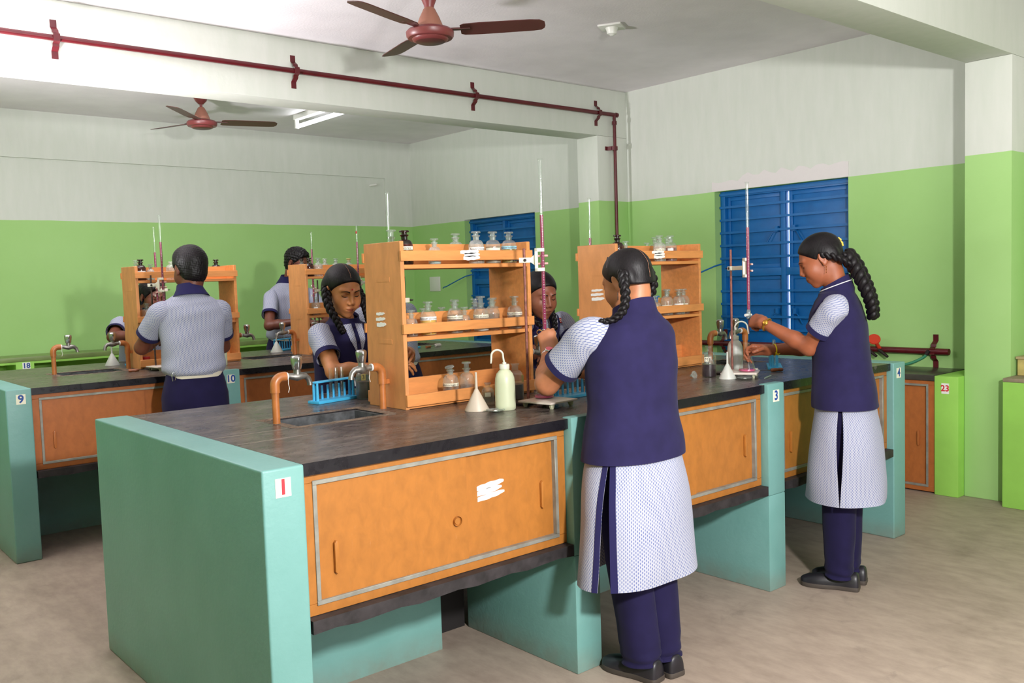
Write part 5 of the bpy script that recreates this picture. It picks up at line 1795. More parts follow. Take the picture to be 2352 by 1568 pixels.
def shoe(name, heel, toe, parent, root, mary=True, w=0.043):
    """shoe along heel -> toe on the floor"""
    h = Vector(heel); t = Vector(toe); d = (t - h); L = d.length; d.normalize(); x = Vector((d.y, -d.x, 0))
    key = [(0.0, 0.55, 0.040), (0.03, 0.80, 0.062), (0.12, 0.86, 0.064), (0.25, 0.80, 0.058), (0.40, 0.80, 0.050 if not mary else 0.046), (0.55, 0.92, 0.048),
           (0.70, 1.0, 0.044), (0.85, 0.94, 0.036), (0.95, 0.70, 0.028), (1.0, 0.34, 0.020)]
    K = catmull(key, 4)
    m = MB(); n = 18; vs = []
    for u, ww, hh in K:
        for k in range(n + 1):
            a = PI * k / n
            vs.append(tuple(h + d * (u * L) + x * (w * ww * math.copysign(abs(math.cos(a)) ** 0.75, math.cos(a))) + Vector((0, 0, 0.014 + hh * math.sin(a) ** 0.85))))
    fs = []
    for i in range(len(K) - 1):
        for k in range(n): fs.append((i * (n + 1) + k, i * (n + 1) + k + 1, (i + 1) * (n + 1) + k + 1, (i + 1) * (n + 1) + k))
    fs.append(tuple(range(n + 1))); fs.append(tuple((len(K) - 1) * (n + 1) + k for k in range(n + 1))[::-1])
    m.add(vs, fs)
    up = link(name, to_local(m.mesh(name, True, angle=60), root), M['shoe'], parent)
    s = MB(); lp = []
    for u, ww, hh in K: lp.append(h + d * (u * L * 1.01 - 0.002) + x * (w * ww * 1.05))
    rp = [h + d * (u * L * 1.01 - 0.002) - x * (w * ww * 1.05) for u, ww, hh in K]
    lo = [tuple(Vector((p.x, p.y, 0.0008))) for p in lp + rp[::-1]]
    s.poly_prism(lo, (0, 0, 0.019))
    link('sole', to_local(s.mesh('sole', True, 0.003), root), M['sole'], up)
    if mary:
        o = MB(); pts = []
        for k in range(14):
            a = 2 * PI * k / 14
            u = 0.40 + 0.13 * math.cos(a)
            pts.append(h + d * (u * L) + x * (0.027 * math.sin(a)) + Vector((0, 0, 0.066 - 0.011 * math.cos(a) - 0.004 * abs(math.sin(a)))))
        o.poly_prism([tuple(p) for p in pts], (0, 0, 0.0025))
        link('sock_opening', to_local(o.mesh('sock_opening', True), root), M['sock'], up)
    return up


FEM_V = [(0.80, 0, 0, .190, .142), (0.88, 0, 0, .182, .134), (0.97, 0, 0, .166, .124), (1.06, 0, .002, .166, .124), (1.14, 0, .004, .172, .124), (1.20, 0, .002, .166, .114),
         (1.240, 0, -.002, .158, .098), (1.266, 0, -.006, .134, .084), (1.286, 0, -.006, .104, .076), (1.298, 0, -.008, .082, .073), (1.312, 0, -.006, .074, .071), (1.334, 0, -.002, .070, .070)]
MAL_S = [(0.955, 0, 0, .160, .116), (0.985, 0, 0, .178, .132), (1.05, 0, 0, .176, .127), (1.15, 0, 0, .180, .123), (1.24, 0, 0, .188, .122), (1.31, 0, -.002, .190, .118),
         (1.352, 0, -.006, .172, .106), (1.382, 0, -.008, .136, .092), (1.404, 0, -.006, .100, .080), (1.418, 0, -.012, .076, .070), (1.430, 0, -.010, .068, .064)]


def person(sp):
    name = 'person'
    x, y = sp['at']; rz = rad(sp['rz'])
    root = thing(name, sp['label'], 'person', (x, y, 0), rz, None)
    bpy.context.view_layer.update()
    M4 = root.matrix_world.copy()
    lean = sp.get('lean', (0, 0)); zs = sp.get('zs', 1.0); ws = sp.get('ws', 1.0); ds = sp.get('ds', ws)
    fem = sp['sex'] == 'f'
    skin = M[sp['skin']]
    hs = sp.get('hs', 1.0)
    hc = Vector(sp['head'])
    yaw, pitch, roll = sp['hrot']
    Rh = Matrix.Rotation(rad(yaw), 3, 'Z') @ Matrix.Rotation(rad(-pitch), 3, 'X') @ Matrix.Rotation(rad(roll), 3, 'Y')
    HP, HW = head_prims(hc, Rh, hs, fem)
    base = FEM_V if fem else MAL_S
    zl = (0.80 * zs, base[-1][0] * zs)
    # --- body: one continuous surface
    prims = list(HP)
    top = M4 @ Vector((0, -0.008, (base[-1][0] - 0.045) * zs)) + Vector((lean[0], lean[1], 0))
    nr = 0.045 if fem else 0.052
    nr *= sp.get('neck', 1.0)
    prims.append(cone(HW((0, -0.026, -0.050)), tuple(top), nr * 0.98 * hs, nr * 1.04, 0.018))
    prims.append(cone(HW((0, -0.040, -0.030)), tuple(top + M4.to_3x3() @ Vector((0, -0.004, 0.0))), nr * 0.8 * hs, nr * 0.98, 0.016))
    for (Sh, El, Wr, HY, HZ, side, pose) in sp['arms']:
        r = sp.get('arm', 1.0) * (1.0 if fem else 1.06)
        top_sh = top + Vector((0, 0, -0.045))
        prims.append(cone(tuple(top_sh), tuple(Vector(Sh) + Vector((0, 0, -0.008))), 0.030, 0.030 * r, 0.012))
        ma = Vector(Sh).lerp(Vector(El), 0.45)
        prims.append(cone(tuple(Vector(Sh) + Vector((0, 0, -0.008))), ma, 0.030 * r, 0.041 * r, 0.012))
        prims.append(cone(ma, El, 0.0415 * r, 0.0365 * r, 0.012))
        mid = Vector(El).lerp(Vector(Wr), 0.30)
        prims.append(cone(El, mid, 0.0345 * r, 0.0355 * r, 0.02))
        prims.append(cone(mid, Wr, 0.0350 * r, 0.0225 * (0.5 + 0.5 * r), 0.02))
        hp, g, tips = hand_prims(Wr, HY, HZ, side, POSE[pose], sp.get('hand', 0.95 if fem else 1.04))
        prims.append(cone(Wr, g(0, 0.012, 0), 0.0225 * (0.5 + 0.5 * r), 0.020, 0.014))
        prims += hp
    bl = top + Vector((0, 0, -0.06))
    pel = M4 @ Vector((0, 0, 0.86 * zs))
    prims.append(cone(tuple(bl), tuple(bl.lerp(pel, 0.5)), 0.060, 0.080, 0.025))
    prims.append(cone(tuple(bl.lerp(pel, 0.5)), tuple(pel), 0.085, 0.090, 0.04))
    body = field_mesh('body', prims, sp.get('h', 0.004))
    from mathutils.bvhtree import BVHTree
    btree = BVHTree.FromPolygons([v.co.copy() for v in body.vertices], [tuple(q.vertices) for q in body.polygons])
    body_o = link('body', to_local(body, root), skin, root)
    # --- clothes
    P = lambda nm, mb, mat, parent=root, smooth=True, ang=70: link(nm, to_local(mb.mesh(nm, smooth, angle=ang), root), mat, parent)
    keys = [(z * zs, cx, cy, a * ws, b * ds) for z, cx, cy, a, b in (sp.get('torso') or base)]
    rings = frame_rings(keys, M4, lean, zl, 5, sp.get('tilt', 0.38 if fem else 0.2))
    fd = folds(sp.get('fold', 0.004), sp.get('seed', 1))
    if fem:
        m = MB(); loft(m, rings, 64, disp=lambda th, u, c: fd(th, u, c) * (1 - u) ** 0.5, turn=(True, True)); vest = P('waistcoat', m, M['navy'])
        body_cloth = vest
    else:
        m = MB(); loft(m, rings, 64, disp=lambda th, u, c: fd(th, u, c) * (1 - u) ** 0.5, turn=(True, True)); vest = P('shirt', m, M['print'])
        cr = rings[-4:]
        c0 = rings[-1][0]; ex, ey = rings[-1][1], rings[-1][2]
        m = MB()
        fw_ = M4.to_3x3() @ Vector((0, 0.010, 0)); tl_ = Vector((fw_.x, fw_.y, 0))
        ck = [(c0 + Vector((0, 0, -0.034)) - tl_, ex, ey, .106 * ws, .092 * ds), (c0 + Vector((0, 0, -0.016)) - tl_, ex, ey, .092 * ws, .083 * ds), (c0 + Vector((0, 0, 0.012)), ex, ey, .076 * ws, .073 * ds), (c0 + Vector((0, 0, 0.034)) + tl_, ex, ey, .070 * ws, .069 * ds), (c0 + Vector((0, 0, 0.030)) + tl_, ex, ey, .065 * ws, .064 * ds), (c0 + Vector((0, 0, -0.01)), ex, ey, .064 * ws, .063 * ds)]
        loft(m, ck, 48, PI / 2 + 0.16, PI / 2 + 2 * PI - 0.16); P('collar', m, M['navy_trim'], vest)
        body_cloth = vest
    # sleeves
    for ai, (Sh, El, Wr, HY, HZ, side, pose) in enumerate(sp['arms']):
        S0 = Vector(Sh); E0 = Vector(El); d = (E0 - S0); L = d.length; d.normalize()
        inn = (top + Vector((0, 0, -0.06)) - S0).normalized()
        r = sp.get('arm', 1.0) * (1.0 if fem else 1.08)
        sl = sp.get('sleeve', 0.62)
        pts = [S0 + inn * 0.060 + Vector((0, 0, -0.016)), S0 + inn * 0.022 + Vector((0, 0, -0.005)), S0 + d * 0.022, S0 + d * (L * sl * 0.55), S0 + d * (L * sl)]
        rr = [0.046 * r, 0.053 * r, 0.057 * r, 0.0565 * r, 0.0575 * r]
        m = MB(); rg = limb_rings(pts, rr, 6)
        fs_ = folds(0.003, ai + sp.get('seed', 1) * 7, 18, 2)
        loft(m, rg, 40, disp=lambda th, u, c: fs_(th, u, c) * min(1, 3 * (1 - u)), turn=(False, True), cap0=True)
        sleeve = P('sleeve', m, M['print'])
        m = MB()
        hem = limb_rings([S0 + d * (L * sl - 0.022), S0 + d * (L * sl - 0.01), S0 + d * (L * sl + 0.003)], [rr[-1] + 0.003, rr[-1] + 0.0034, rr[-1] + 0.003], 3)
        loft(m, hem, 40, turn=(False, True)); P('cuff', m, M['navy_trim'], sleeve)
    # trousers
    tw = sp.get('tw', 1.0)
    hipw = keys[0][3]
    m = MB()
    wz = 0.965 * zs
    hd = ds * (0.82 if fem else 1.0)
    hk = (0.80, 0.84, 0.84, 0.80, 0.74) if fem else (1.10, 1.18, 1.17, 1.06, 0.99)
    tl = [(0.70 * zs, 0, 0, hipw * hk[0], .118 * hd), (0.76 * zs, 0, 0, hipw * hk[1], .132 * hd), (0.84 * zs, 0, 0, hipw * hk[2], .132 * hd), (0.92 * zs, 0, 0, hipw * hk[3], .120 * hd), (wz, 0, 0, hipw * hk[4], .112 * hd)]
    loft(m, frame_rings(tl, M4, lean, zl), 48, cap0=True, disp=folds(0.002, 3), turn=(False, True))
    legs = sp['legs']
    for li, (hip, knee, ank) in enumerate(legs):
        K = [hip, knee, ank]
        hip, knee, ank = [Vector(q) for q in K]
        pts = [hip, hip.lerp(knee, 0.5), knee, knee.lerp(ank, 0.5), knee.lerp(ank, 0.85), ank]
        rr = [q * tw for q in ((0.098, 0.092, 0.080, 0.073, 0.068, 0.064) if fem else (0.088, 0.090, 0.080, 0.073, 0.068, 0.064))]
        rg = limb_rings(pts, rr, 7, 1.0, (0, 1, 0))
        ff = folds(1.0, 11 + li + sp.get('seed', 1), 22, 2)
        def dl(th, u, c, ff=ff):
            k = 0.0015 + 0.010 * max(0, (u - 0.5)) ** 1.5
            return k * ff(th, u, c) + 0.006 * max(0, u - 0.72) / 0.28 * math.sin(54 * u + 1.4 * math.sin(th + li))
        loft(m, rg, 40, disp=dl, turn=(False, True), cap0=True)
    P('trousers', m, M['navy_trouser'])
    for (heel, toe) in sp['feet']: shoe('shoe', heel, toe, root, root, fem)
    if not fem:
        bk = [(0.952 * zs, 0, 0, hipw * 1.00, .118 * ds), (0.966 * zs, 0, 0, hipw * 1.00, .118 * ds), (0.984 * zs, 0, 0, hipw * 0.99, .116 * ds)]
        bk = [(z - 0.012, a, b_, c_ , d_) for z, a, b_, c_, d_ in bk]
        m = MB(); loft(m, frame_rings(bk, M4, lean, zl, 2), 56, turn=(True, True)); blt = P('belt', m, M['belt'])
        m = MB(); q = M4 @ Vector((-hipw * 0.80, -0.088 * ds, 0.957 * zs))
        m.tube([tuple(q + Vector(v)) for v in ((0, 0, .018), (-.012, 0, .022), (-.018, 0, .006), (-.014, 0, -.024), (0, 0, -.020), (.002, 0, .010))], 0.0022, 6)
        P('belt_clip', m, M['silver'], blt)
    else:
        sk = sp['skirt']                              # hem keys (z, cx, cy, a, b) from under the waistcoat down
        rk = frame_rings(sk, M4, lean, zl, 8)
        m = MB(); trims = []
        fsk = folds(0.006, 5 + sp.get('seed', 1), 8, 5)
        sh_ = sp.get('slit', 0.0)
        for (ta, tb) in ((0.0, PI + sh_), (PI + sh_, 2 * PI)):
            gp = sp['gap']
            def gapf(u, ta=ta):
                a_ = gp[0](u); b_ = gp[1](u)
                return (a_, b_) if ta == 0.0 else (b_, a_)
            loft(m, rk, 60, ta, tb, disp=lambda th, u, c: fsk(th, u, c) * u, gap=gapf, p=2.1)
            if sp.get('trim'):
                for side_ in (0, 1):
                    wdt = 0.13
                    def g2(u, side_=side_, gapf=gapf, ta=ta, tb=tb):
                        g0, g1 = gapf(u)
                        return (g0, tb - ta - g0 - wdt) if side_ == 0 else (tb - ta - g1 - wdt, g1)
                    r2 = [(c, ex, ey, a + 0.0022, b + 0.0022) for (c, ex, ey, a, b) in rk]
                    tm = MB(); trims.append(tm); loft(tm, r2, 4, ta, tb, disp=lambda th, u, c: fsk(th, u, c) * u, gap=g2, p=2.1)
        skirt = P('tunic_skirt', m, M['print'])
        for tm in trims: P('slit_trim', tm, M['navy_trim'], skirt)
    # --- hair
    HPm = []
    Rn = np.array(Rh)
    hx = sp.get('hair', {})
    cap = 0.0075 * hs if fem else 0.012 * hs
    rx, ry, rz_ = (0.072 * hs + cap, 0.092 * hs + cap, 0.078 * hs + cap)
    hcc = HW((0, -0.014, 0.034))
    HPm.append(ell(hcc, (rx, ry, rz_), Rn, 0.01))
    if fem:
        HPm.append(ell(HW((0, -0.046, -0.030)), (0.071 * hs, 0.054 * hs, 0.082 * hs), Rn, 0.02))
        for sx in (-1, 1): HPm.append(ell(HW((sx * 0.064, -0.040, 0.004)), (0.020 * hs, 0.040 * hs, 0.045 * hs), Rn, 0.02))
    else:
        HPm.append(ell(HW((0, 0.005, 0.074)), (0.068 * hs, 0.080 * hs, 0.048 * hs), Rn, 0.02))
        HPm.append(ell(HW((0, -0.040, -0.020)), (0.066 * hs, 0.062 * hs, 0.072 * hs), Rn, 0.02))
    lo = np.array(hcc) - 0.2; hi = np.array(hcc) + 0.2
    def plane(p0, nrm, k=0.008):
        nw = Rh @ Vector(nrm).normalized(); pw = Vector(HW(p0))
        HPm.append(half(tuple(nw), nw.dot(pw), lo, hi, k))
    if fem:
        HPm.append(ell(HW((0, 0.118, -0.022)), (0.064 * hs, 0.080 * hs, hx.get('brow', 0.088) * hs), Rn, 0.008, 's'))   # arched hairline
        plane((0, 0.085, 0.022), (0, 0.33, -0.94))
        plane((0, 0.010, -0.004), (0, 0.74, -0.67))
        plane((0, -0.060, -0.100), (0, 0.12, -0.99))
    else:
        plane((0, 0.072, 0.064), (0, 0.86, -0.50))
        plane((0, 0.016, -0.010), (0, 0.80, -0.60))
        plane((0, -0.088, -0.094), (0, 0.35, -0.94))
    for sx in (-1, 1):                                        # keep the ears free
        HPm.append(ell(HW((sx * 0.084, 0.000, -0.004)), (0.022 * hs, 0.020 * hs, 0.030 * hs), Rn, 0.006, 's'))
    dsp = None
    if not fem:
        def dsp(vs, c=np.array(hcc)):
            d = vs - c; l = np.linalg.norm(d, axis=1, keepdims=True)
            q = hx.get('curl', 0.0012); w_ = 210 if q > 0.002 else 420
            n_ = np.sin(vs[:, 0] * w_ + 1.3 * np.sin(vs[:, 2] * 160)) * np.sin(vs[:, 1] * w_ * 0.9 + vs[:, 2] * 90) + 0.6 * np.sin(vs[:, 2] * w_ * 1.2 + vs[:, 0] * 130)
            return vs + d / l * (q * n_)[:, None]
    hme = field_mesh('hair', HPm, 0.0035, disp=dsp)
    from mathutils.bvhtree import BVHTree
    tree = BVHTree.FromPolygons([v.co.copy() for v in hme.vertices], [tuple(q.vertices) for q in hme.polygons])
    hair = link('hair', to_local(hme, root), M['hair'], root)
    if fem and hx.get('part', True):
        m = MB(); vs = []; ctr = Vector(HW((0, -0.02, 0.02)))
        a0, a1 = hx.get('arc', (0.55, 3.6))
        for i in range(60):
            a = a0 + (a1 - a0) * i / 59
            dr = (Rh @ Vector((0, math.cos(a), math.sin(a)))).normalized()
            hit = tree.ray_cast(ctr + dr * 0.25, -dr)
            if hit[0] is None or (hit[0] - ctr).length < 0.075: continue
            p = hit[0] + dr * 0.0008
            sxw = Rh @ Vector((1, 0, 0)) * (0.0015 + 0.0005 * math.sin(i * 2.2)); wob = Rh @ Vector((1, 0, 0)) * 0.0010 * math.sin(i * 0.7)
            vs += [tuple(p - sxw + wob), tuple(p + sxw + wob)]
        m.add(vs, [(2 * i, 2 * i + 1, 2 * i + 3, 2 * i + 2) for i in range(len(vs) // 2 - 1)])
        P('hair_parting', m, M['scalp'], hair)
    for (path, r, turns, tie) in sp.get('braids', []):
        braid(path, r, turns, 'braid', root, hair, tie=tie)
    # --- face
    if sp.get('face', True):
        def strip(nm, pts, mat): return ribbon(nm, pts, M[mat], body_o, root, HW, Rh, btree)
        for sx in (-1, 1):
            strip('eyebrow', [(sx * (0.011 + 0.0050 * i), 0.0215 + 0.0028 * i - 0.00040 * i * i, 0.0030 - 0.00030 * i) for i in range(8)], 'hair')
            if sp.get('eyes', 'down') == 'down':
                strip('eyelashes', [(sx * (0.0175 + 0.0027 * i), 0.0005 - 0.0050 * math.sin(PI * i / 10) + 0.0004 * i, 0.0007 + 0.0013 * math.sin(PI * (0.12 + 0.08 * i))) for i in range(11)], 'eye_dark')
                strip('eyelid_crease', [(sx * (0.0175 + 0.0027 * i), 0.0075 + 0.0040 * math.sin(PI * i / 10), 0.0006) for i in range(11)], 'lip_d')
        strip('lips', [(-0.0170 + 0.0034 * i, -0.0602, 0.0008 + 0.0066 * max(0.0, 1 - (abs(i - 5) / 5.0) ** 1.5)) for i in range(11)], sp.get('lip', 'lip_d'))
        strip('mouth_line', [(-0.0175 + 0.0035 * i, -0.0602 - (0.0006 if 3 < i < 7 else 0.0) + 0.0004 * (abs(i - 5) == 2), 0.0007) for i in range(11)], 'eye_dark')
    sp['_'] = dict(root=root, body=body_o, vest=vest, hair=hair, HW=HW, Rh=Rh, hc=hc, M4=M4, rings=rings, P=P, top=top, keys=keys, lean=lean, zl=zl, ds=ds, ws=ws)
    return root


def chest_patch(sp, nm, pts, mat, parent, off=0.003, n=14, p=2.25):
    """fill the polygon pts (x, z in body frame) with cloth on the front of the garment"""
    D = sp['_']; rings = D['rings']; M3 = D['M4'].to_3x3()
    zsr = [r[0].z for r in rings]
    def surf(x, z):
        i = max(0, min(len(rings) - 2, int(np.searchsorted(zsr, z)) - 1)); u = (z - zsr[i]) / max(1e-6, zsr[i + 1] - zsr[i]); u = min(1, max(0, u))
        c = rings[i][0].lerp(rings[i + 1][0], u); a = rings[i][3] * (1 - u) + rings[i + 1][3] * u; b = rings[i][4] * (1 - u) + rings[i + 1][4] * u
        q = max(0.0, 1 - abs(x / a) ** p) ** (1 / p)
        pt = c + rings[i][1] * x + rings[i][2] * (b * q + off + 0.004)
        return (pt.x, pt.y, z)
    m = MB()
    # scan between the left and right chains of the polygon
    (la, ra) = pts
    vs = []; uv = []
    for i in range(n + 1):
        t_ = i / n
        def at(ch):
            k = t_ * (len(ch) - 1); j = min(int(k), len(ch) - 2); f = k - j
            return (ch[j][0] * (1 - f) + ch[j + 1][0] * f, ch[j][1] * (1 - f) + ch[j + 1][1] * f)
        A_, B_ = at(la), at(ra)
        for k in range(7):
            x = A_[0] + (B_[0] - A_[0]) * k / 6; z = A_[1] + (B_[1] - A_[1]) * k / 6
            vs.append(surf(x, z)); uv.append((x, z))
    fs = []; uvs = []
    for i in range(n):
        for k in range(6):
            f = (i * 7 + k, i * 7 + k + 1, (i + 1) * 7 + k + 1, (i + 1) * 7 + k)
            fs.append(f); uvs.append([uv[q] for q in f])
    m.add(vs, fs, uvs)
    return D['P'](nm, m, M[mat], parent), surf


def earring(sp, side, mat='gold', drop=0.022):
    D = sp['_']; c = Vector(D['HW']((side * 0.083, -0.006, -0.038)))
    m = MB()
    for i in range(5):
        m.lathe([(0, -0.003), (0.003, 0), (0, 0.003)], 8, (c.x, c.y, c.z - drop * i / 4))
    D['P']('earring', m, M[mat], D['body'])
# ------------------------------------------------------------------ the eight people
lin01 = lambda a, b: (lambda u: a + (b - a) * u)
ALL = []

PA = dict(label='woman with two braids seen from behind, navy waistcoat, gripping the nearest burette', sex='f', at=(1.308, -0.148), rz=0, skin='skin_a', h=0.0038, hs=0.97,
          head=(1.368, -0.085, 1.392), hrot=(4, 20, -3), lean=(0.050, 0.030), zs=0.985, ws=1.10, ds=1.0, neck=1.10, arm=1.14, seed=3, fold=0.0045, sleeve=0.66,
          arms=[((1.182, -0.085, 1.222), (1.152, 0.115, 1.038), (1.300, 0.262, 1.130), (0.16, 0.30, 0.94), (-0.62, -0.74, 0.25), -1, 'grip'),
                ((1.497, -0.085, 1.222), (1.565, 0.100, 1.032), (1.425, 0.268, 1.052), (-0.62, 0.72, 0.02), (0.55, 0.42, 0.55), 1, 'hold')],
          legs=[((1.272, -0.135, 0.78), (1.285, -0.135, 0.43), (1.303, -0.175, 0.055)), ((1.402, -0.145, 0.78), (1.400, -0.150, 0.43), (1.396, -0.190, 0.055))],
          feet=[((1.313, -0.245, 0), (1.282, -0.010, 0)), ((1.392, -0.262, 0), (1.418, -0.030, 0))],
          slit=0.42, skirt=[(0.90, 0, -.002, .176, .112), (0.81, 0, -.004, .190, .124), (0.76, 0, -.006, .206, .132), (0.66, 0, -.010, .230, .138), (0.52, 0, -.014, .248, .142), (0.375, 0, -.018, .264, .146)],
          gap=(lambda u: 0.05 + 0.12 * u, lambda u: max(0.0, 0.15 * (u - 0.16))), trim=True, tw=0.98, lip='lip_d',
          braids=[([(1.285, -0.142, 1.425), (1.262, -0.165, 1.392), (1.252, -0.180, 1.345), (1.240, -0.180, 1.300), (1.218, -0.165, 1.272), (1.195, -0.140, 1.262)], 0.0190, 3.4, True),
                  ([(1.440, -0.125, 1.420), (1.456, -0.128, 1.385), (1.460, -0.105, 1.335), (1.452, -0.055, 1.285), (1.440, 0.010, 1.250)], 0.0200, 2.8, False)])
person(PA); ALL.append(PA)
D = PA['_']
earring(PA, -1, 'silver'); earring(PA, 1, 'silver')
wr = Vector(PA['arms'][0][2]); el = Vector(PA['arms'][0][1]); ax = (wr - el).normalized()
wc = wr - ax * 0.022
wt = ring_band('watch_strap', tuple(wc), tuple(ax), 0.0268, 0.015, 0.004, M['silver'], D['root'], D['root'])
back = Vector((-0.62, -0.74, 0.15)); back = (back - ax * back.dot(ax)).normalized()
zq = back.to_track_quat('Z', 'Y').to_matrix().to_4x4()
m = MB(); m.lathe([(0, 0), (0.0165, 0), (0.0175, 0.003), (0.0165, 0.006), (0.0145, 0.0066)], 24, tuple(wc + back * 0.0255), zq); D['P']('watch_case', m, M['silver'], wt)
m = MB(); m.lathe([(0, 0.0068), (0.0148, 0.0066), (0.0148, 0.0060), (0, 0.0060)], 24, tuple(wc + back * 0.0255), zq); D['P']('watch_dial', m, M['pink_dial'], wt)
for (i, mat) in ((1, 'silver'), (0, 'gold')):
    hp, g, tips = hand_prims(PA['arms'][0][2], PA['arms'][0][3], PA['arms'][0][4], -1, POSE['grip'], 0.95)
    kx = [0.028, 0.010, -0.009, -0.026][2 * i if i else 3]
    a = g(kx, 0.086, 0.0); b = g(kx, 0.100, -0.018)
    ring_band('finger_ring', tuple((a + b) / 2), tuple(b - a), 0.0098, 0.005, 0.003, M[mat], D['root'], D['root'])
# hair pin and a loose curl at the nape
m = MB(); hw = D['HW']
m.tube([hw((-0.076, 0.012, 0.066)), hw((-0.072, 0.004, 0.086)), hw((-0.062, 0.000, 0.101))], 0.0028, 8, flat=0.5); D['P']('hair_pin', m, M['iron'], D['hair'])

PB = dict(label='woman in profile with thick long braid, standing before the blue shutters', sex='f', at=(2.635, -0.205), rz=22, skin='skin_b', h=0.0036, hs=0.96, hair=dict(brow=0.074), tilt=0.50,
          head=(2.566, -0.130, 1.458), hrot=(32, 26, 0), lean=(-0.022, 0.035), zs=1.02, ws=0.98, ds=0.98, arm=0.98, seed=5, fold=0.004, sleeve=0.62,
          arms=[((2.470, -0.258, 1.262), (2.490, -0.118, 1.080), (2.468, 0.100, 1.186), (0.36, 0.90, 0.10), (-0.72, 0.20, 0.70), -1, 'grip'),
                ((2.755, -0.125, 1.268), (2.825, 0.060, 1.050), (2.636, 0.185, 1.046), (-0.74, 0.62, 0.06), (0.45, 0.55, 0.75), 1, 'hold')],
          legs=[((2.575, -0.225, 0.80), (2.585, -0.200, 0.44), (2.605, -0.185, 0.055)), ((2.705, -0.175, 0.80), (2.705, -0.165, 0.44), (2.705, -0.165, 0.055))],
          feet=[((2.640, -0.262, 0), (2.545, -0.032, 0)), ((2.745, -0.240, 0), (2.660, -0.020, 0))],
          skirt=[(0.90, 0, 0, .160, .112), (0.80, 0, 0, .172, .128), (0.66, 0, 0, .190, .152), (0.52, 0, 0, .200, .162), (0.41, 0, 0, .206, .168)],
          gap=(lambda u: 0.05 + 0.10 * u, lambda u: 0.008 + 0.085 * math.sin(PI * min(1, u ** 0.8)) ** 1.5), trim=False, tw=0.90, lip='lip_d',
          braids=[([(2.628, -0.215, 1.475), (2.634, -0.250, 1.432), (2.632, -0.285, 1.372), (2.634, -0.312, 1.312), (2.650, -0.322, 1.255), (2.664, -0.318, 1.205)], 0.040, 3.6, False),
                  ([(2.520, -0.165, 1.480), (2.535, -0.205, 1.470), (2.572, -0.238, 1.450), (2.615, -0.256, 1.425)], 0.022, 2.0, False)])
person(PB); ALL.append(PB)
D = PB['_']
earring(PB, -1, 'gold', 0.026); earring(PB, 1, 'gold', 0.026)
for k, nm, mat, w_, t_, bead in ((0, 'watch_bracelet', 'gold', 0.011, 0.004, True), (1, 'thread_bracelet', 'yellow_thread', 0.007, 0.003, False)):
    wr = Vector(PB['arms'][k][2]); el = Vector(PB['arms'][k][1]); ax = (wr - el).normalized()
    wc = wr - ax * (0.022 if k == 0 else 0.030)
    rb = ring_band(nm, tuple(wc), tuple(ax), 0.0265, w_, t_, M[mat], D['root'], D['root'], bead)
    if k == 0:
        q = Vector((-0.75, -0.55, 0.2)); q = (q - ax * q.dot(ax)).normalized()
        m = MB(); m.lathe([(0, 0), (0.012, 0), (0.013, 0.003), (0.010, 0.006), (0, 0.0066)], 20, tuple(wc + q * 0.025), q.to_track_quat('Z', 'Y').to_matrix().to_4x4()); D['P']('watch_case', m, M['gold'], rb)
    else:
        m = MB(); q = wc + Vector((-0.02, -0.018, -0.012))
        m.tube([tuple(q), tuple(q + Vector((0.012, -0.006, -0.010))), tuple(q + Vector((0.026, -0.008, -0.004)))], [0.003, 0.0045, 0.002], 6); D['P']('thread_knot', m, M['yellow_thread'], rb)
m = MB(); hw = D['HW']
for i in range(9):
    p = hw((0.004 * math.sin(i * 2.4), -0.113 + 0.002 * math.cos(i * 1.7), 0.050 - 0.0045 * i)); m.lathe([(0, -0.005), (0.0055, -0.002), (0.006, 0.002), (0, 0.005)], 8, p)
D['P']('hair_flower', m, M['flower'], D['hair'])
m = MB(); rr = D['rings'][-5]
pts = []
for i in range(29):
    a = 2 * PI * i / 29; q = (abs(math.cos(a)) ** 2.25 + abs(math.sin(a)) ** 2.25) ** (-1 / 2.25)
    pts.append(tuple(rr[0] + rr[1] * ((rr[3] + 0.002) * q * math.cos(a)) + rr[2] * ((rr[4] + 0.002) * q * math.sin(a))))
m.tube(pts, 0.0022, 6, closed=True); D['P']('collar_piping', m, M['piping'], D['vest'])

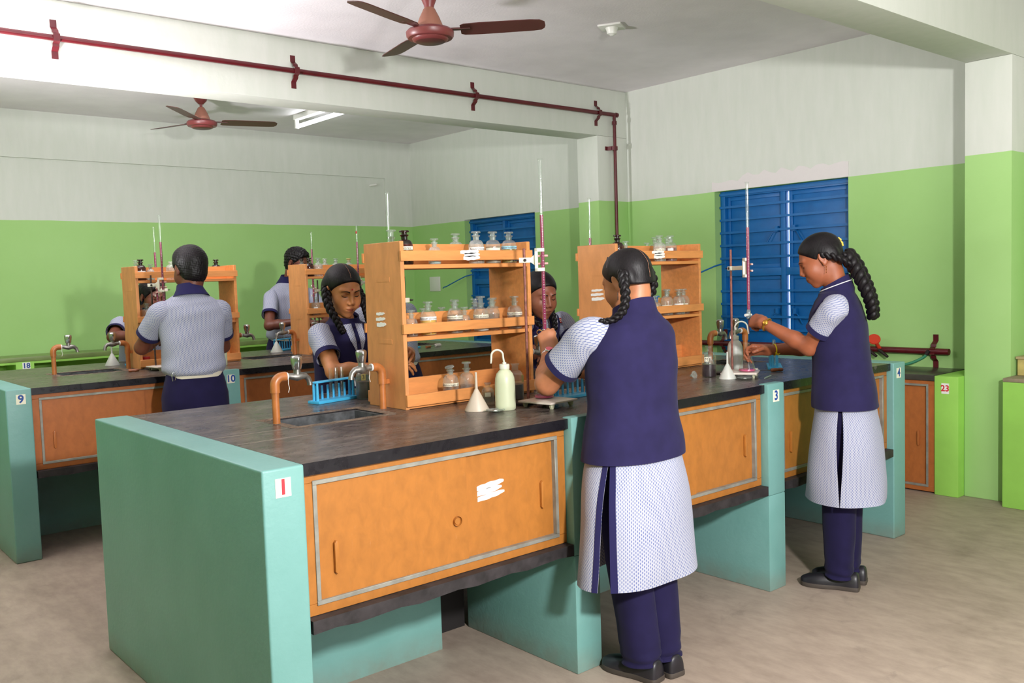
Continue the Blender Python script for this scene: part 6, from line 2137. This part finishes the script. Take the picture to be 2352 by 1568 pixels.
PC = dict(label='girl with red forehead dot and two braids, looking down behind nearest taps', sex='f', at=(1.225, 1.655), rz=180, skin='skin_c', h=0.0033, hs=1.06,
          head=(1.205, 1.610, 1.388), hrot=(176, 20, 2), lean=(0.0, -0.02), zs=0.955, ws=0.97, ds=0.95, arm=1.0, seed=8, fold=0.003, sleeve=0.64,
          arms=[((1.083, 1.645, 1.188), (1.045, 1.450, 1.015), (1.215, 1.290, 1.030), (0.72, -0.60, 0.10), (-0.3, -0.35, 0.85), 1, 'relax'),
                ((1.365, 1.660, 1.188), (1.455, 1.460, 1.040), (1.345, 1.270, 1.090), (-0.55, -0.80, 0.15), (0.5, -0.2, 0.8), -1, 'relax')],
          legs=[((1.16, 1.655, 0.75), (1.16, 1.655, 0.42), (1.16, 1.66, 0.055)), ((1.29, 1.655, 0.75), (1.29, 1.655, 0.42), (1.29, 1.66, 0.055))],
          feet=[((1.16, 1.74, 0), (1.14, 1.51, 0)), ((1.29, 1.74, 0), (1.31, 1.51, 0))],
          skirt=[(0.86, 0, 0, .178, .130), (0.70, 0, 0, .20, .14), (0.50, 0, 0, .215, .15), (0.38, 0, 0, .22, .155)],
          gap=(lambda u: 0.05, lambda u: 0.05), trim=False, lip='lip', hair=dict(arc=(0.62, 2.4)),
          braids=[([(1.126, 1.630, 1.400), (1.108, 1.600, 1.355), (1.105, 1.565, 1.300), (1.122, 1.540, 1.250), (1.135, 1.524, 1.208), (1.146, 1.520, 1.190)], 0.0225, 3.6, False),
                  ([(1.292, 1.632, 1.400), (1.302, 1.605, 1.355), (1.300, 1.570, 1.300), (1.297, 1.545, 1.255), (1.296, 1.535, 1.215)], 0.0215, 3.4, False)])
person(PC); ALL.append(PC)
D = PC['_']
earring(PC, 1, 'gold', 0.004); earring(PC, -1, 'gold', 0.004)
m = MB(); q = (D['Rh'] @ Vector((0, 0.95, 0.3))).to_track_quat('Z', 'Y').to_matrix().to_4x4()
m.lathe([(0, 0), (0.0042, 0.0004), (0.003, 0.0012), (0, 0.0014)], 14, D['HW']((0, 0.0905, 0.036)), q); D['P']('forehead_dot', m, M['red_dot'], D['body'])
zt = D['keys'][-2][0]


def front_print(sp, v=0.14, half_w=0.052):
    D = sp['_']; zt = sp['_']['keys'][-3][0] - 0.012
    for sg in (-1, 1):
        chest_patch(sp, 'collar_print', ([(sg * 0.010, zt), (sg * 0.011, zt - v * 0.45), (sg * 0.012, zt - v * 0.96)], [(sg * half_w, zt - 0.004), (sg * half_w * 0.80, zt - v * 0.55), (sg * 0.014, zt - v)]), 'print', D['vest'])
    for k in range(3):
        b, surf = None, None
    return zt


zt = front_print(PC)
_, surf = chest_patch(PC, 'button_band', ([(-0.010, zt + 0.004), (-0.010, zt - 0.15)], [(0.010, zt + 0.004), (0.010, zt - 0.15)]), 'navy_trim', D['vest'], 0.0045)
for z in (zt - 0.02, zt - 0.09, zt - 0.20):
    m = MB(); p = Vector(surf(0.0 if z > zt - 0.15 else 0.012, z)); m.lathe([(0, 0), (0.0055, 0), (0.0055, 0.003), (0, 0.0034)], 14, tuple(p), Matrix.Rotation(PI / 2, 4, 'X')); D['P']('button', m, M['navy_trouser'], D['vest'])
chest_patch(PC, 'pocket_piping', ([(0.034, zt - 0.185), (0.022, zt - 0.30)], [(0.040, zt - 0.185), (0.028, zt - 0.30)]), 'piping', D['vest'], 0.004)

PD = dict(label='girl with red name badge on shoulder, half hidden behind nearest rack', sex='f', at=(2.40, 1.70), rz=180, skin='skin_d', h=0.0042, hs=1.08,
          head=(2.226, 1.315, 1.328), hrot=(168, 16, 0), lean=(-0.050, -0.265), zs=0.945, ws=0.97, ds=0.95, arm=0.98, seed=9, fold=0.003, sleeve=0.62,
          arms=[((2.200, 1.450, 1.180), (2.06, 1.290, 1.030), (2.150, 1.130, 1.050), (0.5, -0.85, 0.1), (-0.3, -0.2, 0.9), 1, 'hold'),
                ((2.500, 1.440, 1.180), (2.470, 1.285, 1.030), (2.235, 1.240, 1.020), (-0.85, -0.40, 0.10), (0.0, -0.3, 0.9), -1, 'relax')],
          legs=[((2.30, 1.70, 0.75), (2.30, 1.70, 0.42), (2.30, 1.70, 0.055)), ((2.43, 1.70, 0.75), (2.43, 1.70, 0.42), (2.43, 1.70, 0.055))],
          feet=[((2.30, 1.78, 0), (2.28, 1.55, 0)), ((2.43, 1.78, 0), (2.45, 1.55, 0))],
          skirt=[(0.86, 0, 0, .178, .130), (0.70, 0, 0, .20, .14), (0.50, 0, 0, .215, .15), (0.38, 0, 0, .22, .155)],
          gap=(lambda u: 0.05, lambda u: 0.05), trim=False, hair=dict(part=False), lip='lip_d',
          braids=[([(2.300, 1.345, 1.300), (2.312, 1.325, 1.240), (2.310, 1.300, 1.185), (2.300, 1.285, 1.140)], 0.020, 2.4, False),
                  ([(2.150, 1.350, 1.300), (2.155, 1.320, 1.230), (2.200, 1.285, 1.160)], 0.020, 2.2, False)])
person(PD); ALL.append(PD)
D = PD['_']
zt = front_print(PD, 0.12, 0.06)
zb = zt - 0.035
bd, surf = chest_patch(PD, 'name_badge', ([(-0.132, zb + 0.014), (-0.132, zb - 0.012)], [(-0.072, zb + 0.014), (-0.072, zb - 0.012)]), 'badge_red', D['vest'], 0.006)
vs, fs = text_geo('CHOLA', 0.019, 0.03)
m = MB(); m.add([tuple(Vector(surf(-0.102 - x, zb + 0.001 + y_)) + Vector((0, -0.0012, 0))) for x, y_ in vs], fs); D['P']('badge_lettering', m, M['paper_white'], bd)
m = MB(); cz = zb - 0.052
for (r0, r1) in ((0.026, 0.0295), (0.0165, 0.018)):
    vs = []
    for i in range(33):
        a = 2 * PI * i / 32
        for r in (r0, r1): vs.append(tuple(Vector(surf(-0.100 + r * math.cos(a), cz + r * math.sin(a))) + Vector((0, -0.001, 0))))
    m.add(vs, [(2 * i, 2 * i + 1, 2 * i + 3, 2 * i + 2) for i in range(32)])
for i in range(20):
    a = 2 * PI * i / 20
    vs = [tuple(Vector(surf(-0.100 + r * math.cos(a + w_), cz + r * math.sin(a + w_))) + Vector((0, -0.001, 0))) for r, w_ in ((0.0195, -0.07), (0.0195, 0.07), (0.0245, 0.07), (0.0245, -0.07))]
    m.add(vs, [(0, 1, 2, 3)])
for i in range(3):
    a = PI / 2 + i * 2.1
    vs = [tuple(Vector(surf(-0.100 + r * math.cos(a + w_), cz + r * math.sin(a + w_))) + Vector((0, -0.001, 0))) for r, w_ in ((0.002, 0), (0.009, 0.5), (0.014, 0), (0.009, -0.5))]
    m.add(vs, [(0, 1, 2, 3)])
D['P']('round_emblem', m, M['badge_grey'], D['vest'])
chest_patch(PD, 'pocket_piping', ([(-0.040, zt - 0.10), (-0.030, zt - 0.26)], [(-0.034, zt - 0.10), (-0.024, zt - 0.26)]), 'piping', D['vest'], 0.004)
wr = Vector(PD['arms'][1][2]); el = Vector(PD['arms'][1][1])
ring_band('bracelet', tuple(wr.lerp(el, 0.45)), tuple(wr - el), 0.036, 0.006, 0.004, M['iron'], D['root'], D['root'])


def male(label, at, rz, head, hrot, arms, lean=(0, 0), zs=1.0, ws=1.0, skin='skin_e', seed=1, **kw):
    x, y = at
    c, s = math.cos(rad(rz)), math.sin(rad(rz))
    L = lambda dx, dy, z: (x + c * dx - s * dy, y + s * dx + c * dy, z)
    sp = dict(label=label, sex='m', at=at, rz=rz, head=head, hrot=hrot, arms=arms, lean=lean, zs=zs, ws=ws, ds=ws, skin=skin, seed=seed, h=0.0046, fold=0.006, sleeve=0.66, hs=kw.pop('hs', 1.03), tw=1.0,
              legs=[(L(-0.085, 0, 0.80 * zs), L(-0.09, 0.01, 0.45), L(-0.10, 0, 0.055)), (L(0.085, 0, 0.80 * zs), L(0.09, 0.01, 0.45), L(0.10, 0, 0.055))],
              feet=[(L(-0.10, -0.09, 0), L(-0.115, 0.17, 0)), (L(0.10, -0.09, 0), L(0.115, 0.17, 0))])
    sp.update(kw)
    person(sp); ALL.append(sp)
    return sp


PE = male('man seen from behind in pale shirt and cream belt, at the far bench', (0.905, 2.775), -8, (0.932, 2.825, 1.530), (6, 12, 0),
          [((0.748, 2.800, 1.302), (0.690, 2.975, 1.098), (0.850, 3.170, 1.125), (0.45, 0.85, 0.2), (-0.6, -0.2, 0.7), -1, 'grip'),
           ((1.066, 2.760, 1.302), (1.145, 2.930, 1.075), (1.060, 3.150, 1.050), (-0.2, 0.95, 0.1), (0.4, 0.1, 0.8), 1, 'hold')], lean=(0.01, 0.03), zs=0.985, ws=0.96, seed=21, face=False, fold=0.008, hs=1.09)
PF = male('man leaning behind far left rack, face partly hidden by the rods', (1.30, 4.84), 180, (1.318, 4.600, 1.372), (199, 14, 0),
          [((1.112, 4.690, 1.180), (0.990, 4.475, 1.098), (1.120, 4.270, 1.110), (0.4, -0.9, 0.1), (-0.4, -0.2, 0.8), 1, 'hold'),
           ((1.462, 4.690, 1.180), (1.530, 4.480, 1.050), (1.350, 4.290, 1.080), (-0.4, -0.9, 0.1), (0.4, -0.2, 0.8), -1, 'hold')], lean=(-0.01, -0.14), zs=0.885, ws=0.96, seed=22)
PG = male('tall man with curly dark hair and glasses, behind far bench rack', (2.455, 4.74), 180, (2.515, 4.600, 1.612), (206, 20, 0),
          [((2.305, 4.660, 1.345), (2.190, 4.490, 1.112), (2.375, 4.350, 1.140), (0.75, -0.6, 0.1), (-0.3, -0.3, 0.9), 1, 'grip'),
           ((2.650, 4.650, 1.345), (2.715, 4.450, 1.110), (2.530, 4.320, 1.110), (-0.6, -0.75, 0.1), (0.3, -0.3, 0.9), -1, 'hold')], lean=(0.02, -0.08), zs=1.03, ws=0.98, seed=23, hair=dict(curl=0.0028))
D = PG['_']; hw = D['HW']; m = MB()
for sx in (-1, 1):
    m.tube([hw((sx * 0.033 + 0.021 * math.cos(a), 0.098 - 0.004 * abs(math.cos(a)), 0.004 + 0.017 * math.sin(a))) for a in [2 * PI * i / 20 for i in range(20)]], 0.0012, 6, closed=True)
    m.tube([hw((sx * 0.054, 0.094, 0.008)), hw((sx * 0.074, 0.04, 0.010)), hw((sx * 0.080, -0.004, 0.008))], 0.0012, 6)
m.tube([hw((-0.012, 0.100, 0.006)), hw((0.012, 0.100, 0.006))], 0.0012, 6)
D['P']('spectacles', m, M['iron'], D['root'])
PH = male('man bending at far bench, pale shirt back seen through nearest rack', (2.255, 2.755), -10, (2.262, 2.955, 1.455), (-8, 30, 0),
          [((2.095, 2.870, 1.225), (2.045, 3.040, 1.060), (2.205, 3.200, 1.060), (0.5, 0.8, 0.1), (-0.5, -0.2, 0.8), -1, 'hold'),
           ((2.415, 2.840, 1.225), (2.440, 3.030, 1.060), (2.330, 3.205, 1.060), (-0.3, 0.9, 0.1), (0.4, -0.1, 0.8), 1, 'hold')], lean=(0.0, 0.10), zs=0.93, ws=0.92, seed=24, face=False)
# ------------------------------------------------------------------ camera
def look(yaw, pitch, roll):
    a, b, c = rad(yaw), rad(pitch), rad(roll)
    fwd = Vector((math.sin(-a) * math.cos(b), math.cos(a) * math.cos(b), math.sin(b)))
    right = Vector((math.cos(a), math.sin(a), 0)); up = right.cross(fwd)
    r2 = right * math.cos(c) + up * math.sin(c); u2 = -right * math.sin(c) + up * math.cos(c)
    m = Matrix((r2, u2, -fwd)).transposed()
    return m.to_4x4()


cam = bpy.data.cameras.new('camera')
cam.sensor_fit = 'HORIZONTAL'; cam.sensor_width = 36.0
cam.lens = 2084.1276 / 2352 * 36.0
cam.clip_start = 0.05
co = bpy.data.objects.new('camera', cam); COL.objects.link(co)
co.matrix_world = Matrix.Translation((-1.04073, -2.26554, 1.41009)) @ look(-40.51385, -3.84462, -1.81056)
SC.camera = co


# ------------------------------------------------------------------ light: flash by the camera, a second head bounced off the ceiling, added soft fills
def lamp(name, typ, loc, power, target=None, size=0.2, color=(1, 1, 1), **kw):
    l = bpy.data.lights.new(name, typ)
    l.energy = power; l.color = color
    if typ == 'AREA': l.shape = 'DISK'; l.size = size
    elif typ in ('POINT', 'SPOT'): l.shadow_soft_size = size
    for k, v in kw.items(): setattr(l, k, v)
    o = bpy.data.objects.new(name, l); COL.objects.link(o)
    o.location = loc
    if target is not None:
        o.rotation_euler = (Vector(target) - Vector(loc)).to_track_quat('-Z', 'Y').to_euler()
    return o


lamp('camera_flash', 'SPOT', (0.1, -2.7, 1.97), 500, (2.6, 2.6, 1.5), 0.09, (1.0, 0.985, 0.97), spot_size=rad(125), spot_blend=0.5)
lamp('ceiling_bounce_flash', 'SPOT', (-0.4, 2.98, 1.62), 380, (0.05, 2.8, 3.0), 0.12, (1.0, 0.96, 1.0), spot_size=rad(150), spot_blend=0.25)
lamp('room_bounce_fill', 'AREA', (1.2, -3.3, 1.7), 65, (2.2, 1.6, 2.3), 2.2, (1.0, 0.98, 0.97))  # added fill from the camera side, imitates bounced light
lamp('far_bay_fill', 'AREA', (1.2, 3.62, 2.78), 34, (1.2, 6.2, 1.6), 1.3, (1.0, 0.98, 1.0))  # added fill hidden behind the beam, brightens the far bay; no fixture there
w = bpy.data.worlds.new('daylight'); SC.world = w; w.use_nodes = True
bg = w.node_tree.nodes['Background']
bg.inputs[0].default_value = (0.9, 0.95, 1.0, 1); bg.inputs[1].default_value = 6.0

SC.view_settings.view_transform = 'Standard'
SC.view_settings.look = 'None'
SC.view_settings.exposure = 0.0
SC.view_settings.gamma = 1.0
SC.view_settings.use_curve_mapping = False
try:
    SC.cycles.use_denoising = True
    SC.cycles.max_bounces = 10
    SC.cycles.transparent_max_bounces = 40
    SC.cycles.caustics_reflective = False
    SC.cycles.caustics_refractive = False
    SC.cycles.sample_clamp_indirect = 6.0
except Exception:
    pass
